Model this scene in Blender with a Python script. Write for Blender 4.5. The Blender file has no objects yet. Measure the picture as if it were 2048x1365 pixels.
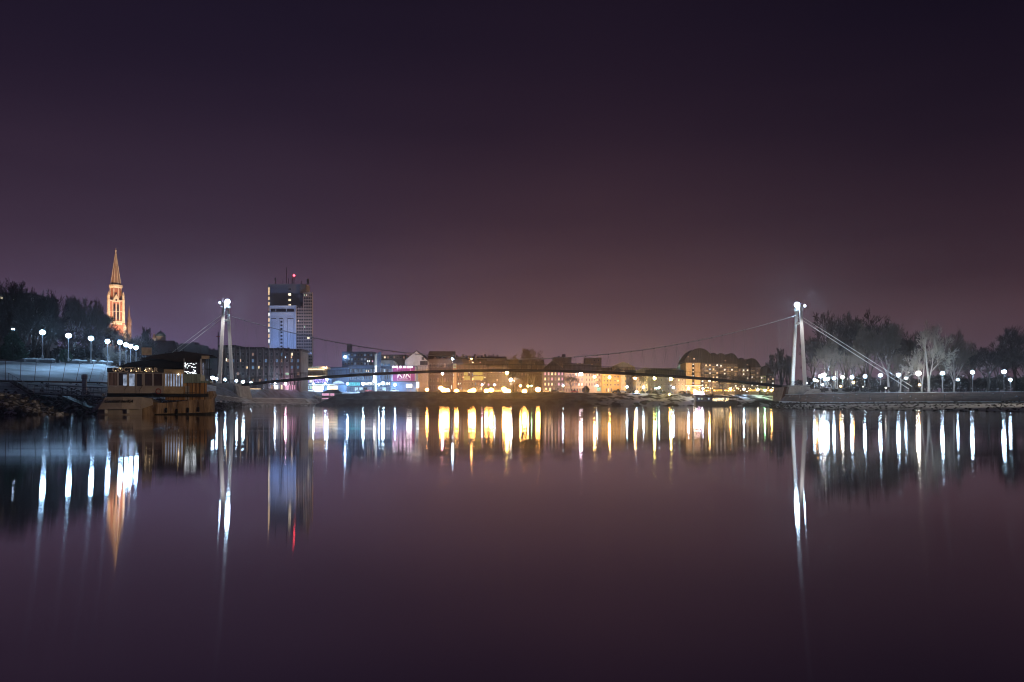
import bpy, math, random
from mathutils import Vector, Matrix

S = bpy.context.scene
C = S.collection
R = math.radians
PI = math.pi

# ------------------------------------------------------------------ camera
F, CX, HY, CH = 1593.0, 1024.0, 808.0, 1.2
cam = bpy.data.cameras.new('camera')
cam.sensor_width = 36.0
cam.lens = 36.0 * F / 2048.0
cam.shift_y = (HY - 682.5) / 2048.0
cam.clip_start = 0.3
cam.clip_end = 9000.0
co = bpy.data.objects.new('camera', cam)
co.location = (0, 0, CH)
co.rotation_euler = (PI / 2, 0, 0)
C.objects.link(co)
S.camera = co


def lin(r, g, b, k=1.0):
    def f(c):
        c /= 255.0
        return c / 12.92 if c <= 0.04045 else ((c + 0.055) / 1.055) ** 2.4
    return (f(r) * k, f(g) * k, f(b) * k, 1.0)


# ------------------------------------------------------------------ night sky lit by the town
W = bpy.data.worlds.new('World')
S.world = W
W.use_nodes = True
nt = W.node_tree
nt.nodes.clear()
N, L = nt.nodes.new, nt.links.new
tc = N('ShaderNodeTexCoord')
sep = N('ShaderNodeSeparateXYZ')
L(tc.outputs['Generated'], sep.inputs[0])


def wmath(op, a, b=None):
    n = N('ShaderNodeMath')
    n.operation = op
    for i, v in enumerate((a, b)):
        if v is None:
            continue
        if hasattr(v, 'links'):
            L(v, n.inputs[i])
        else:
            n.inputs[i].default_value = v
    return n.outputs[0]


def wramp(fac, stops):
    n = N('ShaderNodeValToRGB')
    n.color_ramp.interpolation = 'EASE' if len(stops) < 3 else 'B_SPLINE'
    e = n.color_ramp.elements
    while len(e) < len(stops):
        e.new(0.5)
    for el, (p, c) in zip(e, stops):
        el.position = p
        el.color = c
    L(fac, n.inputs[0])
    return n.outputs[0]


def wmix(f, a, b):
    n = N('ShaderNodeMix')
    n.data_type = 'RGBA'
    L(f, n.inputs['Factor'])
    L(a, n.inputs['A'])
    L(b, n.inputs['B'])
    return n.outputs['Result']


cl = N('ShaderNodeTexNoise')
cl.inputs['Scale'].default_value = 2.2
cl.inputs['Detail'].default_value = 4.0
mp = N('ShaderNodeMapping')
mp.inputs['Scale'].default_value = (1.0, 1.0, 6.0)
mp.inputs['Rotation'].default_value = (0.0, R(-9), 0.0)
L(tc.outputs['Generated'], mp.inputs[0])
L(mp.outputs[0], cl.inputs['Vector'])
wob = wmath('MULTIPLY', wmath('SUBTRACT', cl.outputs['Fac'], 0.5), 0.085)
el = wmath('ADD', wmath('MAXIMUM', sep.outputs['Z'], 0.0), wob)
cen = wramp(el, [(0.0, lin(112, 88, 106)), (0.06, lin(118, 90, 94)), (0.13, lin(92, 67, 73)), (0.22, lin(56, 39, 51)),
                 (0.34, lin(38, 26, 41)), (0.46, lin(26, 19, 34)), (1.0, lin(24, 17, 29))])
lef = wramp(el, [(0.0, lin(98, 86, 128)), (0.07, lin(98, 82, 114)), (0.13, lin(82, 65, 84)), (0.22, lin(55, 41, 58)),
                 (0.34, lin(37, 27, 45)), (0.46, lin(24, 19, 36)), (1.0, lin(22, 17, 30))])
rig = wramp(el, [(0.0, lin(86, 66, 80)), (0.08, lin(80, 58, 66)), (0.14, lin(57, 40, 50)), (0.23, lin(38, 26, 39)),
                 (0.34, lin(24, 17, 31)), (0.46, lin(13, 10, 25)), (1.0, lin(17, 13, 26))])
ax = wmath('DIVIDE', sep.outputs['X'], wmath('MAXIMUM', sep.outputs['Y'], 0.2))
fl = wramp(wmath('MULTIPLY', wmath('SUBTRACT', ax, 0.12), -1.5), [(0.0, (0, 0, 0, 1)), (0.3, (.35, .35, .35, 1)), (0.6, (1, 1, 1, 1)), (1.0, (1, 1, 1, 1))])
fr = wramp(wmath('MULTIPLY', wmath('SUBTRACT', ax, 0.1), 2.0), [(0.0, (0, 0, 0, 1)), (0.5, (.6, .6, .6, 1)), (1.0, (1, 1, 1, 1))])
skyc = wmix(fr, wmix(fl, cen, lef), rig)
bg = N('ShaderNodeBackground')
L(skyc, bg.inputs[0])
bg.inputs[1].default_value = 1.0
wo = N('ShaderNodeOutputWorld')
L(bg.outputs[0], wo.inputs[0])

S.view_settings.view_transform = 'Standard'
S.view_settings.look = 'None'
S.view_settings.exposure = 0.0
S.view_settings.gamma = 1.0
S.view_settings.use_curve_mapping = False
cy = S.cycles
cy.max_bounces = 4
cy.diffuse_bounces = 1
cy.glossy_bounces = 2
cy.transmission_bounces = 3
cy.transparent_max_bounces = 6
cy.volume_bounces = 0
cy.caustics_reflective = False
cy.caustics_refractive = False
cy.sample_clamp_indirect = 6.0
cy.use_denoising = True
cy.use_light_tree = True
cy.use_adaptive_sampling = True
cy.adaptive_threshold = 0.01
cy.pixel_filter_type = 'BLACKMAN_HARRIS'
cy.filter_width = 1.05


def spot(name, loc, target, col, power, size=60, blend=0.6, rad=0.3):
    d = bpy.data.lights.new(name, 'SPOT')
    d.energy = power
    d.color = col
    d.spot_size = R(size)
    d.spot_blend = blend
    d.shadow_soft_size = rad
    o = bpy.data.objects.new(name, d)
    o.location = loc
    o.rotation_euler = (Vector(target) - Vector(loc)).to_track_quat('-Z', 'Y').to_euler()
    C.objects.link(o)
    return o


# ------------------------------------------------------------------ placing helpers
def X(px, Y): return (px - CX) / F * Y
def Z(py, Y): return CH + (HY - py) / F * Y
def P(px, py, Y): return Vector((X(px, Y), Y, Z(py, Y)))


# ------------------------------------------------------------------ materials
MT = {}


def mk(name, col, rough=0.8, var=0.25, scale=1.0, metal=0.0, bump=0.0, col2=None, stretch=None, spec=0.3, snow=0.0, snowcol=(0.62, 0.65, 0.7), snowx=None):
    m = bpy.data.materials.new(name)
    m.use_nodes = True
    t = m.node_tree
    b = t.nodes['Principled BSDF']
    n, l = t.nodes.new, t.links.new
    b.inputs['Roughness'].default_value = rough
    b.inputs['Metallic'].default_value = metal
    b.inputs['Specular IOR Level'].default_value = spec
    tcn = n('ShaderNodeTexCoord')
    mpn = n('ShaderNodeMapping')
    if stretch:
        mpn.inputs['Scale'].default_value = stretch
    l(tcn.outputs['Object'], mpn.inputs[0])
    no = n('ShaderNodeTexNoise')
    no.inputs['Scale'].default_value = scale
    no.inputs['Detail'].default_value = 6
    no.inputs['Roughness'].default_value = 0.62
    l(mpn.outputs[0], no.inputs['Vector'])
    rp = n('ShaderNodeValToRGB')
    c2 = col2 or tuple(c * (1 - var) for c in col)
    rp.color_ramp.elements[0].position = 0.34
    rp.color_ramp.elements[1].position = 0.66
    rp.color_ramp.elements[0].color = (*c2, 1)
    rp.color_ramp.elements[1].color = (*tuple(min(1, c * (1 + var * 0.5)) for c in col), 1)
    l(no.outputs['Fac'], rp.inputs[0])
    out = rp.outputs[0]
    if snow > 0:
        n2 = n('ShaderNodeTexNoise')
        n2.inputs['Scale'].default_value = scale * 0.8
        n2.inputs['Detail'].default_value = 8
        l(tcn.outputs['Object'], n2.inputs['Vector'])
        r2 = n('ShaderNodeValToRGB')
        r2.color_ramp.elements[0].position = max(0.0, 0.95 - snow * 0.9)
        r2.color_ramp.elements[1].position = min(1.0, 1.05 - snow * 0.9)
        l(n2.outputs['Fac'], r2.inputs[0])
        geo = n('ShaderNodeNewGeometry')
        sp = n('ShaderNodeSeparateXYZ')
        l(geo.outputs['Normal'], sp.inputs[0])
        mm = n('ShaderNodeMapRange')
        mm.inputs[1].default_value = 0.25
        mm.inputs[2].default_value = 0.6
        l(sp.outputs['Z'], mm.inputs[0])
        mu = n('ShaderNodeMath')
        mu.operation = 'MULTIPLY'
        l(r2.outputs[0], mu.inputs[0])
        l(mm.outputs[0], mu.inputs[1])
        if snowx:      # snow cover grows along the bank
            so = n('ShaderNodeSeparateXYZ')
            l(tcn.outputs['Object'], so.inputs[0])
            xr = n('ShaderNodeMapRange')
            xr.inputs[1].default_value, xr.inputs[2].default_value = snowx
            xr.inputs[3].default_value = .06
            l(so.outputs['X'], xr.inputs[0])
            m3 = n('ShaderNodeMath')
            m3.operation = 'MULTIPLY'
            l(mu.outputs[0], m3.inputs[0])
            l(xr.outputs[0], m3.inputs[1])
            mu = m3
        mx = n('ShaderNodeMix')
        mx.data_type = 'RGBA'
        l(mu.outputs[0], mx.inputs['Factor'])
        l(out, mx.inputs['A'])
        mx.inputs['B'].default_value = (*snowcol, 1)
        out = mx.outputs['Result']
    l(out, b.inputs['Base Color'])
    if bump > 0:
        bn = n('ShaderNodeBump')
        bn.inputs['Strength'].default_value = bump
        bn.inputs['Distance'].default_value = 0.2
        l(no.outputs['Fac'], bn.inputs['Height'])
        l(bn.outputs[0], b.inputs['Normal'])
    MT[name] = m
    return m


def emi(name, col, strength, sample=False, var=0.0):
    m = bpy.data.materials.new(name)
    m.use_nodes = True
    t = m.node_tree
    t.nodes.clear()
    e = t.nodes.new('ShaderNodeEmission')
    e.inputs[0].default_value = (*col, 1)
    e.inputs[1].default_value = strength
    if var > 0:
        tcn = t.nodes.new('ShaderNodeTexCoord')
        no = t.nodes.new('ShaderNodeTexNoise')
        no.inputs['Scale'].default_value = 1.6
        mr = t.nodes.new('ShaderNodeMapRange')
        mr.inputs[1].default_value = 0.3
        mr.inputs[2].default_value = 0.7
        mr.inputs[3].default_value = strength * (1 - var)
        mr.inputs[4].default_value = strength * (1 + var)
        t.links.new(tcn.outputs['Object'], no.inputs['Vector'])
        t.links.new(no.outputs['Fac'], mr.inputs[0])
        t.links.new(mr.outputs[0], e.inputs[1])
    o = t.nodes.new('ShaderNodeOutputMaterial')
    t.links.new(e.outputs[0], o.inputs[0])
    m.cycles.emission_sampling = 'AUTO' if sample else 'NONE'
    MT[name] = m
    return m


mk('concrete', (.3, .29, .28), .9, .35, .6, bump=.3)
mk('pale_concrete', (.5, .5, .48), .85, .3, .5, bump=.2)
mk('dark_concrete', (.13, .125, .13), .9, .35, .5)
mk('white_paint', (.62, .62, .61), .5, .08, .4)
mk('steel', (.36, .37, .38), .45, .15, 1.5, metal=.6)
mk('dark_steel', (.05, .052, .056), .5, .2, 1.5, metal=.3)
mk('deck_steel', (.02, .024, .035), .8, .2, .6, spec=.05)
mk('cable_grey', (.36, .37, .38), .6, .1, .6)
mk('hanger_grey', (.20, .21, .22), .6, .1, .6, spec=.1)
mk('snow', (.68, .7, .74), .8, .22, .35, bump=.4)
mk('snow_slab', (.60, .63, .68), .85, .3, .22, bump=.3, col2=(.34, .34, .36))
mk('slab_thin', (.20, .23, .31), .9, .4, .25, bump=.3, col2=(.10, .10, .12))
mk('dirty_snow', (.5, .5, .5), .9, .4, .3, bump=.4, col2=(.15, .12, .11))
mk('brown_slab', (.20, .115, .085), .95, .4, .35, spec=0.05, bump=.3, snow=.22)
mk('ledge_brown', (.15, .10, .085), .95, .35, .8, bump=.3)
mk('stone', (.09, .085, .085), .95, .45, 1.2, bump=.6, snow=.52)
mk('dark_stone', (.05, .042, .036), .95, .5, .9, bump=.6, snow=.33)
mk('beach', (.06, .045, .036), .95, .45, .12, bump=.5, snow=.68, snowcol=(.6, .6, .58), snowx=(58, 92))
mk('dark_grass', (.018, .021, .03), .95, .4, .25, bump=.4, snow=.34, snowx=(40, 70))
mk('far_slope', (.010, .012, .018), .95, .4, .25, spec=0.0, bump=.4, snow=.54, snowx=(36, 68), snowcol=(.44, .48, .56))
mk('asphalt', (.06, .06, .065), .9, .3, .2, spec=.05, snow=.45)
mk('bark', (.075, .06, .052), .95, .4, 2.0)
mk('twig', (.06, .05, .046), .95, .3, .3)
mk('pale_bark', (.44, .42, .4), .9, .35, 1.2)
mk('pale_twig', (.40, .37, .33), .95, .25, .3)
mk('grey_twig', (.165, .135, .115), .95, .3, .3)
mk('needle', (.035, .06, .04), .9, .5, .8)
mk('hedge_leaf', (.03, .036, .03), .9, .5, .8, snow=.3)
mk('dry_reed', (.34, .31, .25), .95, .3, .5)
mk('wall_dark', (.19, .17, .175), .9, .25, .25)
mk('wall_grey', (.2, .19, .19), .9, .25, .25)
mk('wall_blue', (.17, .27, .48), .85, .25, .3)  # blue light on the office facades is put into this wall colour
mk('wall_dkblue', (.09, .14, .25), .85, .25, .3)  # darker wall tone, also carries the blue light of the office facades
mk('wall_pale', (.5, .5, .52), .85, .18, .25)
mk('wall_purple', (.13, .12, .17), .9, .2, .2)
mk('wall_beige', (.36, .30, .24), .85, .2, .3)
mk('wall_taupe', (.14, .12, .12), .85, .2, .3)
mk('wall_cream', (.48, .40, .28), .85, .15, .3)
mk('wall_yellow', (.50, .37, .14), .85, .15, .3)
mk('wall_ochre', (.46, .33, .19), .85, .15, .3)
mk('wall_green', (.4, .5, .26), .85, .15, .3)
mk('hotel_dark', (.26, .25, .27), .6, .2, .12)
mk('hotel_panel', (.52, .58, .66), .7, .1, .15)
mk('hotel_grid', (.38, .30, .26), .8, .15, .3)
mk('roof_dark', (.035, .032, .042), .85, .35, .5)
mk('roof_brown', (.075, .06, .065), .85, .35, .5)
mk('brick', (.40, .155, .09), .9, .28, .8)
mk('church_stone', (.60, .47, .33), .85, .2, .8)
mk('spire_tile', (.30, .17, .11), .8, .3, .5)
mk('dark_glass', (.02, .022, .028), .12, .2, .3, spec=.6)
mk('brown_glass', (.05, .032, .022), .15, .5, 1.2, spec=.6)
mk('trim', (.42, .40, .41), .7, .1, 1.0)
mk('hull_grey', (.38, .34, .31), .75, .28, .55, bump=.15, stretch=(1, 1, .5))
mk('hull_rust', (.36, .26, .17), .85, .35, 1.1, bump=.3, col2=(.10, .06, .035), stretch=(1.8, 1, .28))
mk('hull_black', (.02, .018, .016), .8, .4, 1.0)
mk('letter_cream', (.55, .45, .36), .6, .1, 1)
mk('cabin_panel', (.34, .31, .30), .7, .15, .7)
mk('fascia', (.025, .022, .022), .8, .3, 1)
mk('awning', (.03, .024, .026), .9, .35, .6)
mk('orange_panel', (.42, .24, .10), .85, .4, .8, stretch=(2, 1, .4), col2=(.16, .08, .035))
mk('teal_panel', (.22, .30, .28), .6, .45, 1.4, stretch=(3, 1, .4))
mk('curtain', (.24, .17, .15), .9, .45, 2.2, stretch=(4, 1, .15), col2=(.05, .03, .03))
mk('tarp', (.42, .34, .24), .85, .35, 1.5)
mk('magenta', (.30, .035, .20), .6, .06, .3)
mk('sign_white', (.85, .85, .85), .5, .03, .5)
mk('car_white', (.6, .62, .64), .35, .05, 1, spec=.5)
mk('car_dark', (.05, .055, .065), .3, .1, 1, spec=.5)
mk('car_silver', (.35, .37, .4), .3, .1, 1, metal=.3, spec=.5)
mk('car_red', (.3, .03, .03), .35, .1, 1, spec=.5)
mk('rubber', (.015, .015, .015), .9, .2, 2)
mk('copper_green', (.24, .36, .32), .7, .3, .8)

emi('lit_warm', (1, .66, .34), 1.5, var=.4)
emi('lit_cream', (1, .80, .52), 1.5, var=.35)
emi('lit_white', (1, .95, .88), 1.7, var=.3)
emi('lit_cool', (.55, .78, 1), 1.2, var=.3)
emi('lit_dim', (.9, .52, .34), .30, var=.5)
emi('lit_dimcool', (.25, .5, .9), .34, var=.5)
emi('lit_green', (.62, 1, .72), .8, var=.3)
emi('lit_pink', (1, .5, .72), .9, var=.3)
emi('lit_violet', (.42, .28, 1), .9, var=.5)
emi('lit_blue', (.2, .2, 1), .8)
emi('strip_warm', (1, .70, .36), 3.0, sample=True)
emi('strip_white', (.8, .92, 1), 2.2, sample=True)
emi('lit_glow', (1, .82, .55), 3.0, sample=True)
emi('lit_amber', (1, .55, .12), 1.6, var=.7)
emi('fairy_warm', (1, .74, .40), 9.0)
emi('fairy_white', (.86, .94, 1), 5.0)
emi('cloth_lit', (.55, .66, .9), .40, var=.6)

LAMPC = {'white': (.52, .76, 1.0), 'warm': (1, .93, .76), 'sodium': (1, .44, .10), 'orange': (1, .47, .12), 'cool': (.38, .66, 1.0),
         'green': (.35, 1, .45), 'pink': (1, .5, .72), 'yellow': (1, .76, .16), 'red': (1, .05, .08), 'violet': (1, .75, .95)}


LK = .55


def lampmat(c, s):
    k = 'lamp_%s_%d' % (c, s)
    return MT.get(k) or emi(k, LAMPC[c], s * LK, sample=True)


# ------------------------------------------------------------------ mesh helpers
ORG = {}


class MB:
    def __init__(self):
        self.v, self.f, self.m, self.mi = [], [], [], 0

    def add(self, vs, fs):
        o = len(self.v)
        self.v += [tuple(p) for p in vs]
        self.f += [tuple(i + o for i in q) for q in fs]
        self.m += [self.mi] * len(fs)
        return self

    def box(self, x0, x1, y0, y1, z0, z1):
        return self.add([(x0, y0, z0), (x1, y0, z0), (x1, y1, z0), (x0, y1, z0), (x0, y0, z1), (x1, y0, z1), (x1, y1, z1), (x0, y1, z1)],
                        [(0, 3, 2, 1), (4, 5, 6, 7), (0, 1, 5, 4), (1, 2, 6, 5), (2, 3, 7, 6), (3, 0, 4, 7)])

    def quad(self, a, b, c, d): return self.add([a, b, c, d], [(0, 1, 2, 3)])

    def prism_y(self, pts, y0, y1):  # pts (x, z) counter-clockwise seen from -Y
        n = len(pts)
        vs = [(x, y0, z) for x, z in pts] + [(x, y1, z) for x, z in pts]
        return self.add(vs, [tuple(range(n)), tuple(range(2 * n - 1, n - 1, -1))] + [(i, n + i, n + (i + 1) % n, (i + 1) % n) for i in range(n)])

    def prism_x(self, pts, x0, x1):  # pts (y, z)
        n = len(pts)
        vs = [(x0, y, z) for y, z in pts] + [(x1, y, z) for y, z in pts]
        return self.add(vs, [tuple(range(n - 1, -1, -1)), tuple(range(n, 2 * n))] + [(i, (i + 1) % n, n + (i + 1) % n, n + i) for i in range(n)])

    def tube(self, p, q, r0, r1=None, n=6, caps=True):
        return self.pipe([p, q], [r0, r0 if r1 is None else r1], n, caps)

    def pipe(self, pts, rs, n=6, caps=True):
        pts = [Vector(p) for p in pts]
        o = len(self.v)
        k = len(pts)
        for i, p in enumerate(pts):
            d = (pts[min(i + 1, k - 1)] - pts[max(i - 1, 0)])
            d = d.normalized() if d.length > 1e-9 else Vector((0, 0, 1))
            u = d.cross(Vector((0, 0, 1)) if abs(d.z) < .95 else Vector((1, 0, 0))).normalized()
            w = d.cross(u)
            for j in range(n):
                a = 2 * PI * j / n
                self.v.append(tuple(p + (u * math.cos(a) + w * math.sin(a)) * rs[i]))
        for i in range(k - 1):
            for j in range(n):
                a, b = o + i * n + j, o + i * n + (j + 1) % n
                self.f.append((a, b, b + n, a + n))
                self.m.append(self.mi)
        if caps:
            self.f += [tuple(o + j for j in range(n - 1, -1, -1)), tuple(o + (k - 1) * n + j for j in range(n))]
            self.m += [self.mi] * 2
        return self

    def lathe(self, c, prof, n=10, a0=0.0):
        c = Vector(c)
        o = len(self.v)
        for r, z in prof:
            for j in range(n):
                a = a0 + 2 * PI * j / n
                self.v.append((c.x + r * math.cos(a), c.y + r * math.sin(a), c.z + z))
        for i in range(len(prof) - 1):
            for j in range(n):
                a, b = o + i * n + j, o + i * n + (j + 1) % n
                self.f.append((a, b, b + n, a + n))
                self.m.append(self.mi)
        k = len(prof) - 1
        self.f += [tuple(o + j for j in range(n - 1, -1, -1)), tuple(o + k * n + j for j in range(n))]
        self.m += [self.mi] * 2
        return self

    def ball(self, c, r, n=8, sx=1.0, sz=1.0):
        k = max(4, n // 2 + 1)
        return self.lathe(c, [(max(.001, r * sx * math.sin(PI * i / k)), -r * sz * math.cos(PI * i / k)) for i in range(k + 1)], n)

    def build(self, name, mat, parent=None, origin=None, smooth=False, local=False):
        me = bpy.data.meshes.new(name)
        org = ORG[parent.name] if parent is not None else Vector(origin or (0, 0, 0))
        if local:
            me.from_pydata(self.v, [], self.f)
        else:
            me.from_pydata([(x - org.x, y - org.y, z - org.z) for x, y, z in self.v], [], self.f)
        ms = mat if isinstance(mat, (list, tuple)) else [mat]
        for m in ms:
            me.materials.append(MT[m] if isinstance(m, str) else m)
        if len(ms) > 1:
            me.polygons.foreach_set('material_index', self.m)
        if smooth:
            me.polygons.foreach_set('use_smooth', [True] * len(me.polygons))
        me.update()
        o = bpy.data.objects.new(name, me)
        C.objects.link(o)
        if parent is not None:
            o.parent = parent
        else:
            o.location = org
        ORG[o.name] = org
        return o


def tag(o, label=None, cat=None, group=None, kind=None):
    for k, v in (('label', label), ('category', cat), ('group', group), ('kind', kind)):
        if v:
            o[k] = v
    return o


def thing(name, loc, label, cat, group=None, rz=0.0):
    o = bpy.data.objects.new(name, None)
    o.location = loc
    o.rotation_euler = (0, 0, rz)
    o.empty_display_size = 0.5
    C.objects.link(o)
    ORG[o.name] = Vector(loc)
    return tag(o, label, cat, group)


def struct(mb, name, mat, smooth=False):
    return tag(mb.build(name, mat, smooth=smooth), kind='structure')


def copy_tree(o, parent=None):
    c = o.copy()
    C.objects.link(c)
    c.parent = parent
    for ch in o.children:
        copy_tree(ch, c)
    return c


def text(s, name, parent, loc, size, mat, shear=0.0, offset=0.0, extrude=0.02, rx=PI / 2, rz=0.0, align='CENTER', sx=1.0):
    cu = bpy.data.curves.new(name, 'FONT')
    cu.body = s
    cu.size = size
    cu.shear = shear
    cu.offset = offset
    cu.extrude = extrude
    cu.align_x = align
    cu.align_y = 'CENTER'
    cu.resolution_u = 3
    cu.materials.append(MT[mat])
    tmp = bpy.data.objects.new(name, cu)
    C.objects.link(tmp)
    bpy.context.view_layer.update()
    me = bpy.data.meshes.new_from_object(tmp.evaluated_get(bpy.context.evaluated_depsgraph_get()))
    bpy.data.objects.remove(tmp)
    me.name = name
    o = bpy.data.objects.new(name, me)
    C.objects.link(o)
    o.parent = parent
    o.location = loc
    o.rotation_euler = (rx, 0, rz)
    o.scale = (sx, 1, 1)
    ORG[o.name] = ORG[parent.name]
    return o


# ------------------------------------------------------------------ water
def water_mat():
    m = bpy.data.materials.new('water')
    m.use_nodes = True
    t = m.node_tree
    t.nodes.clear()
    n, l = t.nodes.new, t.links.new
    tv = n('ShaderNodeCombineXYZ')
    tv.inputs[0].default_value = 1.0
    tcn = n('ShaderNodeTexCoord')
    mpn = n('ShaderNodeMapping')
    mpn.inputs['Scale'].default_value = (.008, .22, 1)
    l(tcn.outputs['Object'], mpn.inputs[0])
    no = n('ShaderNodeTexNoise')
    no.inputs['Scale'].default_value = 1.0
    no.inputs['Detail'].default_value = 8
    no.inputs['Roughness'].default_value = .7
    l(mpn.outputs[0], no.inputs['Vector'])

    def gloss(dist, lo, hi):
        g = n('ShaderNodeBsdfAnisotropic')
        g.distribution = dist
        g.inputs['Color'].default_value = (.96, .94, .96, 1)
        g.inputs['Anisotropy'].default_value = 0.76
        l(tv.outputs[0], g.inputs['Tangent'])
        mr = n('ShaderNodeMapRange')
        mr.inputs[1].default_value = .35
        mr.inputs[2].default_value = .68
        mr.inputs[3].default_value = lo
        mr.inputs[4].default_value = hi
        l(no.outputs['Fac'], mr.inputs[0])
        l(mr.outputs[0], g.inputs['Roughness'])
        return g
    g1 = gloss('BECKMANN', .022, .052)
    g2 = gloss('GGX', .036, .056)
    gm = n('ShaderNodeMixShader')
    gm.inputs[0].default_value = .19
    l(g1.outputs[0], gm.inputs[1])
    l(g2.outputs[0], gm.inputs[2])
    g = gm
    d = n('ShaderNodeBsdfDiffuse')
    d.inputs['Color'].default_value = (.10, .07, .075, 1)
    fz = n('ShaderNodeFresnel')
    fz.inputs['IOR'].default_value = 1.9
    m2 = n('ShaderNodeMapRange')
    m2.inputs[1].default_value = 0.1
    m2.inputs[2].default_value = 0.9
    m2.inputs[3].default_value = 0.62
    m2.inputs[4].default_value = 0.97
    l(fz.outputs[0], m2.inputs[0])
    mx = n('ShaderNodeMixShader')
    l(m2.outputs[0], mx.inputs[0])
    l(d.outputs[0], mx.inputs[1])
    l(g.outputs[0], mx.inputs[2])
    o = n('ShaderNodeOutputMaterial')
    l(mx.outputs[0], o.inputs[0])
    MT['water'] = m


water_mat()
w = MB().quad((-900, -60, 0), (900, -60, 0), (900, 560, 0), (-900, 560, 0))
struct(w, 'river_water', 'water')
gd = MB().quad((-6000, -900, -2.5), (6000, -900, -2.5), (6000, 7000, -2.5), (-6000, 7000, -2.5))
struct(gd, 'ground', 'dark_grass')


# ------------------------------------------------------------------ banks
def loft(mb, secs, i0, i1, nu=1):
    """faces between point columns i0..i1 of consecutive sections"""
    rnd = random.Random(3)
    for a, b in zip(secs, secs[1:]):
        for i in range(i0, i1):
            pa, pb, qa, qb = Vector(a[i]), Vector(b[i]), Vector(a[i + 1]), Vector(b[i + 1])
            for k in range(nu):
                u, v = k / nu, (k + 1) / nu
                mb.quad(pa.lerp(pb, u), pa.lerp(pb, v), qa.lerp(qb, v), qa.lerp(qb, u))


def PZ(px, Y, z): return Vector((X(px, Y), Y, z))


# left bank: [water toe, top of the stones, ledge outer, ledge inner, top edge]
def sec(toe, rock, ledge, top, dw=.25):
    l0, t = Vector(ledge), Vector(top)
    d = (t - l0)
    d.z = 0
    d.normalize()
    return [Vector(toe), Vector(rock), l0, l0 + d * 1.2 + Vector((0, 0, .02)), l0 + d * 1.25 + Vector((0, 0, dw)), t]


LB = [
    sec((-92, 30, -.3), (-100, 46, 2.1), (-110, 75, 4.4), (-134, 105, 9.0)),
    sec(PZ(0, 80, -.3), P(0, 792, 97), P(0, 764, 117), P(0, 722, 145)),
    sec(PZ(195, 92, -.3), P(195, 800, 106), P(195, 767, 126), P(206, 728, 156)),
    sec(PZ(300, 104, -.3), PZ(300, 122, 1.8), PZ(300, 146, 4.5), PZ(288, 196, 8.9)),
    sec(PZ(430, 126, -.3), P(431, 804, 150), P(432, 791, 215), P(433, 773, 276)),
    sec(PZ(482, 250, -.3), P(482, 806, 266), P(480, 797, 278), P(474, 779, 298)),
    sec(PZ(560, 338, -.3), P(560, 807, 346), P(560, 797, 356), P(560, 779, 374)),
    sec(PZ(640, 394, -.3), P(640, 807, 397), P(640, 799, 402), P(640, 784, 412)),
    sec(PZ(720, 410, -.3), P(720, 807, 412), P(720, 799, 414), P(720, 784.5, 421)),
]
m = MB(); loft(m, LB, 0, 1, 6); struct(m, 'stone_shore', 'stone')
m = MB(); loft(m, LB, 1, 2, 4); struct(m, 'snow_bank', 'dirty_snow')
m = MB(); loft(m, LB, 2, 4, 1); struct(m, 'quay_ledge', 'ledge_brown')
m = MB(); loft(m, LB[:5], 4, 5, 4); struct(m, 'snow_slope', 'snow_slab')
m = MB(); loft(m, LB[4:], 4, 5, 4); struct(m, 'quay_slope', 'slab_thin')
# kerb along the top of the slope
m = MB()
for a, b in zip(LB[:4], LB[1:5]):
    p, q = a[5] + Vector((0, 0, .08)), b[5] + Vector((0, 0, .08))
    m.tube(p, q, .14, .14, 4)
struct(m, 'slope_kerb', 'ledge_brown')
# snow lying along the edges of the bank by the pylon and round the marina
m = MB()
for a, b in zip(LB[4:8], LB[5:9]):
    for i, r_ in ((2, .30), (1, .22)):
        for k in range(8):
            p, q = a[i].lerp(b[i], k / 8), a[i].lerp(b[i], (k + 1) / 8)
            m.tube(p, q, r_ * (.7 + .3 * math.sin(k * 2.3)), r_ * (.7 + .3 * math.sin(k * 2.3 + 2.3)), 6)
struct(m, 'snow_edge', 'snow')
# joints between the slabs of the slope
m = MB()
for a, b, n_ in ((LB[1], LB[2], 7), (LB[2], LB[3], 5), (LB[0], LB[1], 6), (LB[5], LB[6], 5), (LB[6], LB[7], 4)):
    for k in range(n_):
        u = (k + .35) / n_
        lo, hi = a[4].lerp(b[4], u), a[5].lerp(b[5], u)
        s = (b[4] - a[4]).normalized() * .05
        up = Vector((0, 0, .035))
        m.quad(lo - s + up, lo + s + up, hi + s + up, hi - s + up)
struct(m, 'slab_joint', 'ledge_brown')

# far embankment: mole on the left, long dark slope, snowy to the right
FB = [
    [PZ(626, 387, -.3), PZ(626.5, 388, .1), PZ(627, 390, .2)],
    [PZ(671, 386, -.3), P(671, 800, 391), P(673, 789.5, 398)],
    [PZ(692, 386, -.3), P(692, 799, 392), P(692, 788, 400)],
    [PZ(727, 387, -.3), P(727, 799, 393), P(727, 786.5, 404)],
    [PZ(737, 387, -.3), P(737, 798, 393), P(737, 783, 405)],
    [PZ(880, 389, -.3), P(880, 798, 396), P(880, 784, 408)],
    [PZ(1050, 392, -.3), P(1050, 799, 398), P(1050, 785, 411)],
    [PZ(1180, 395, -.3), P(1180, 800, 401), P(1180, 786, 414)],
    [PZ(1250, 398, -.3), P(1250, 801, 403), P(1250, 787, 417)],
    [PZ(1400, 404, -.3), P(1390, 804, 409), P(1395, 789, 424)],
    [PZ(1560, 416, -.3), P(1560, 802, 421), P(1560, 790, 438)],
    [PZ(1800, 446, -.3), P(1800, 802, 452), P(1800, 790, 468)],
]
m = MB(); loft(m, FB, 0, 2, 3); struct(m, 'embankment_slope', 'far_slope')

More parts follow.
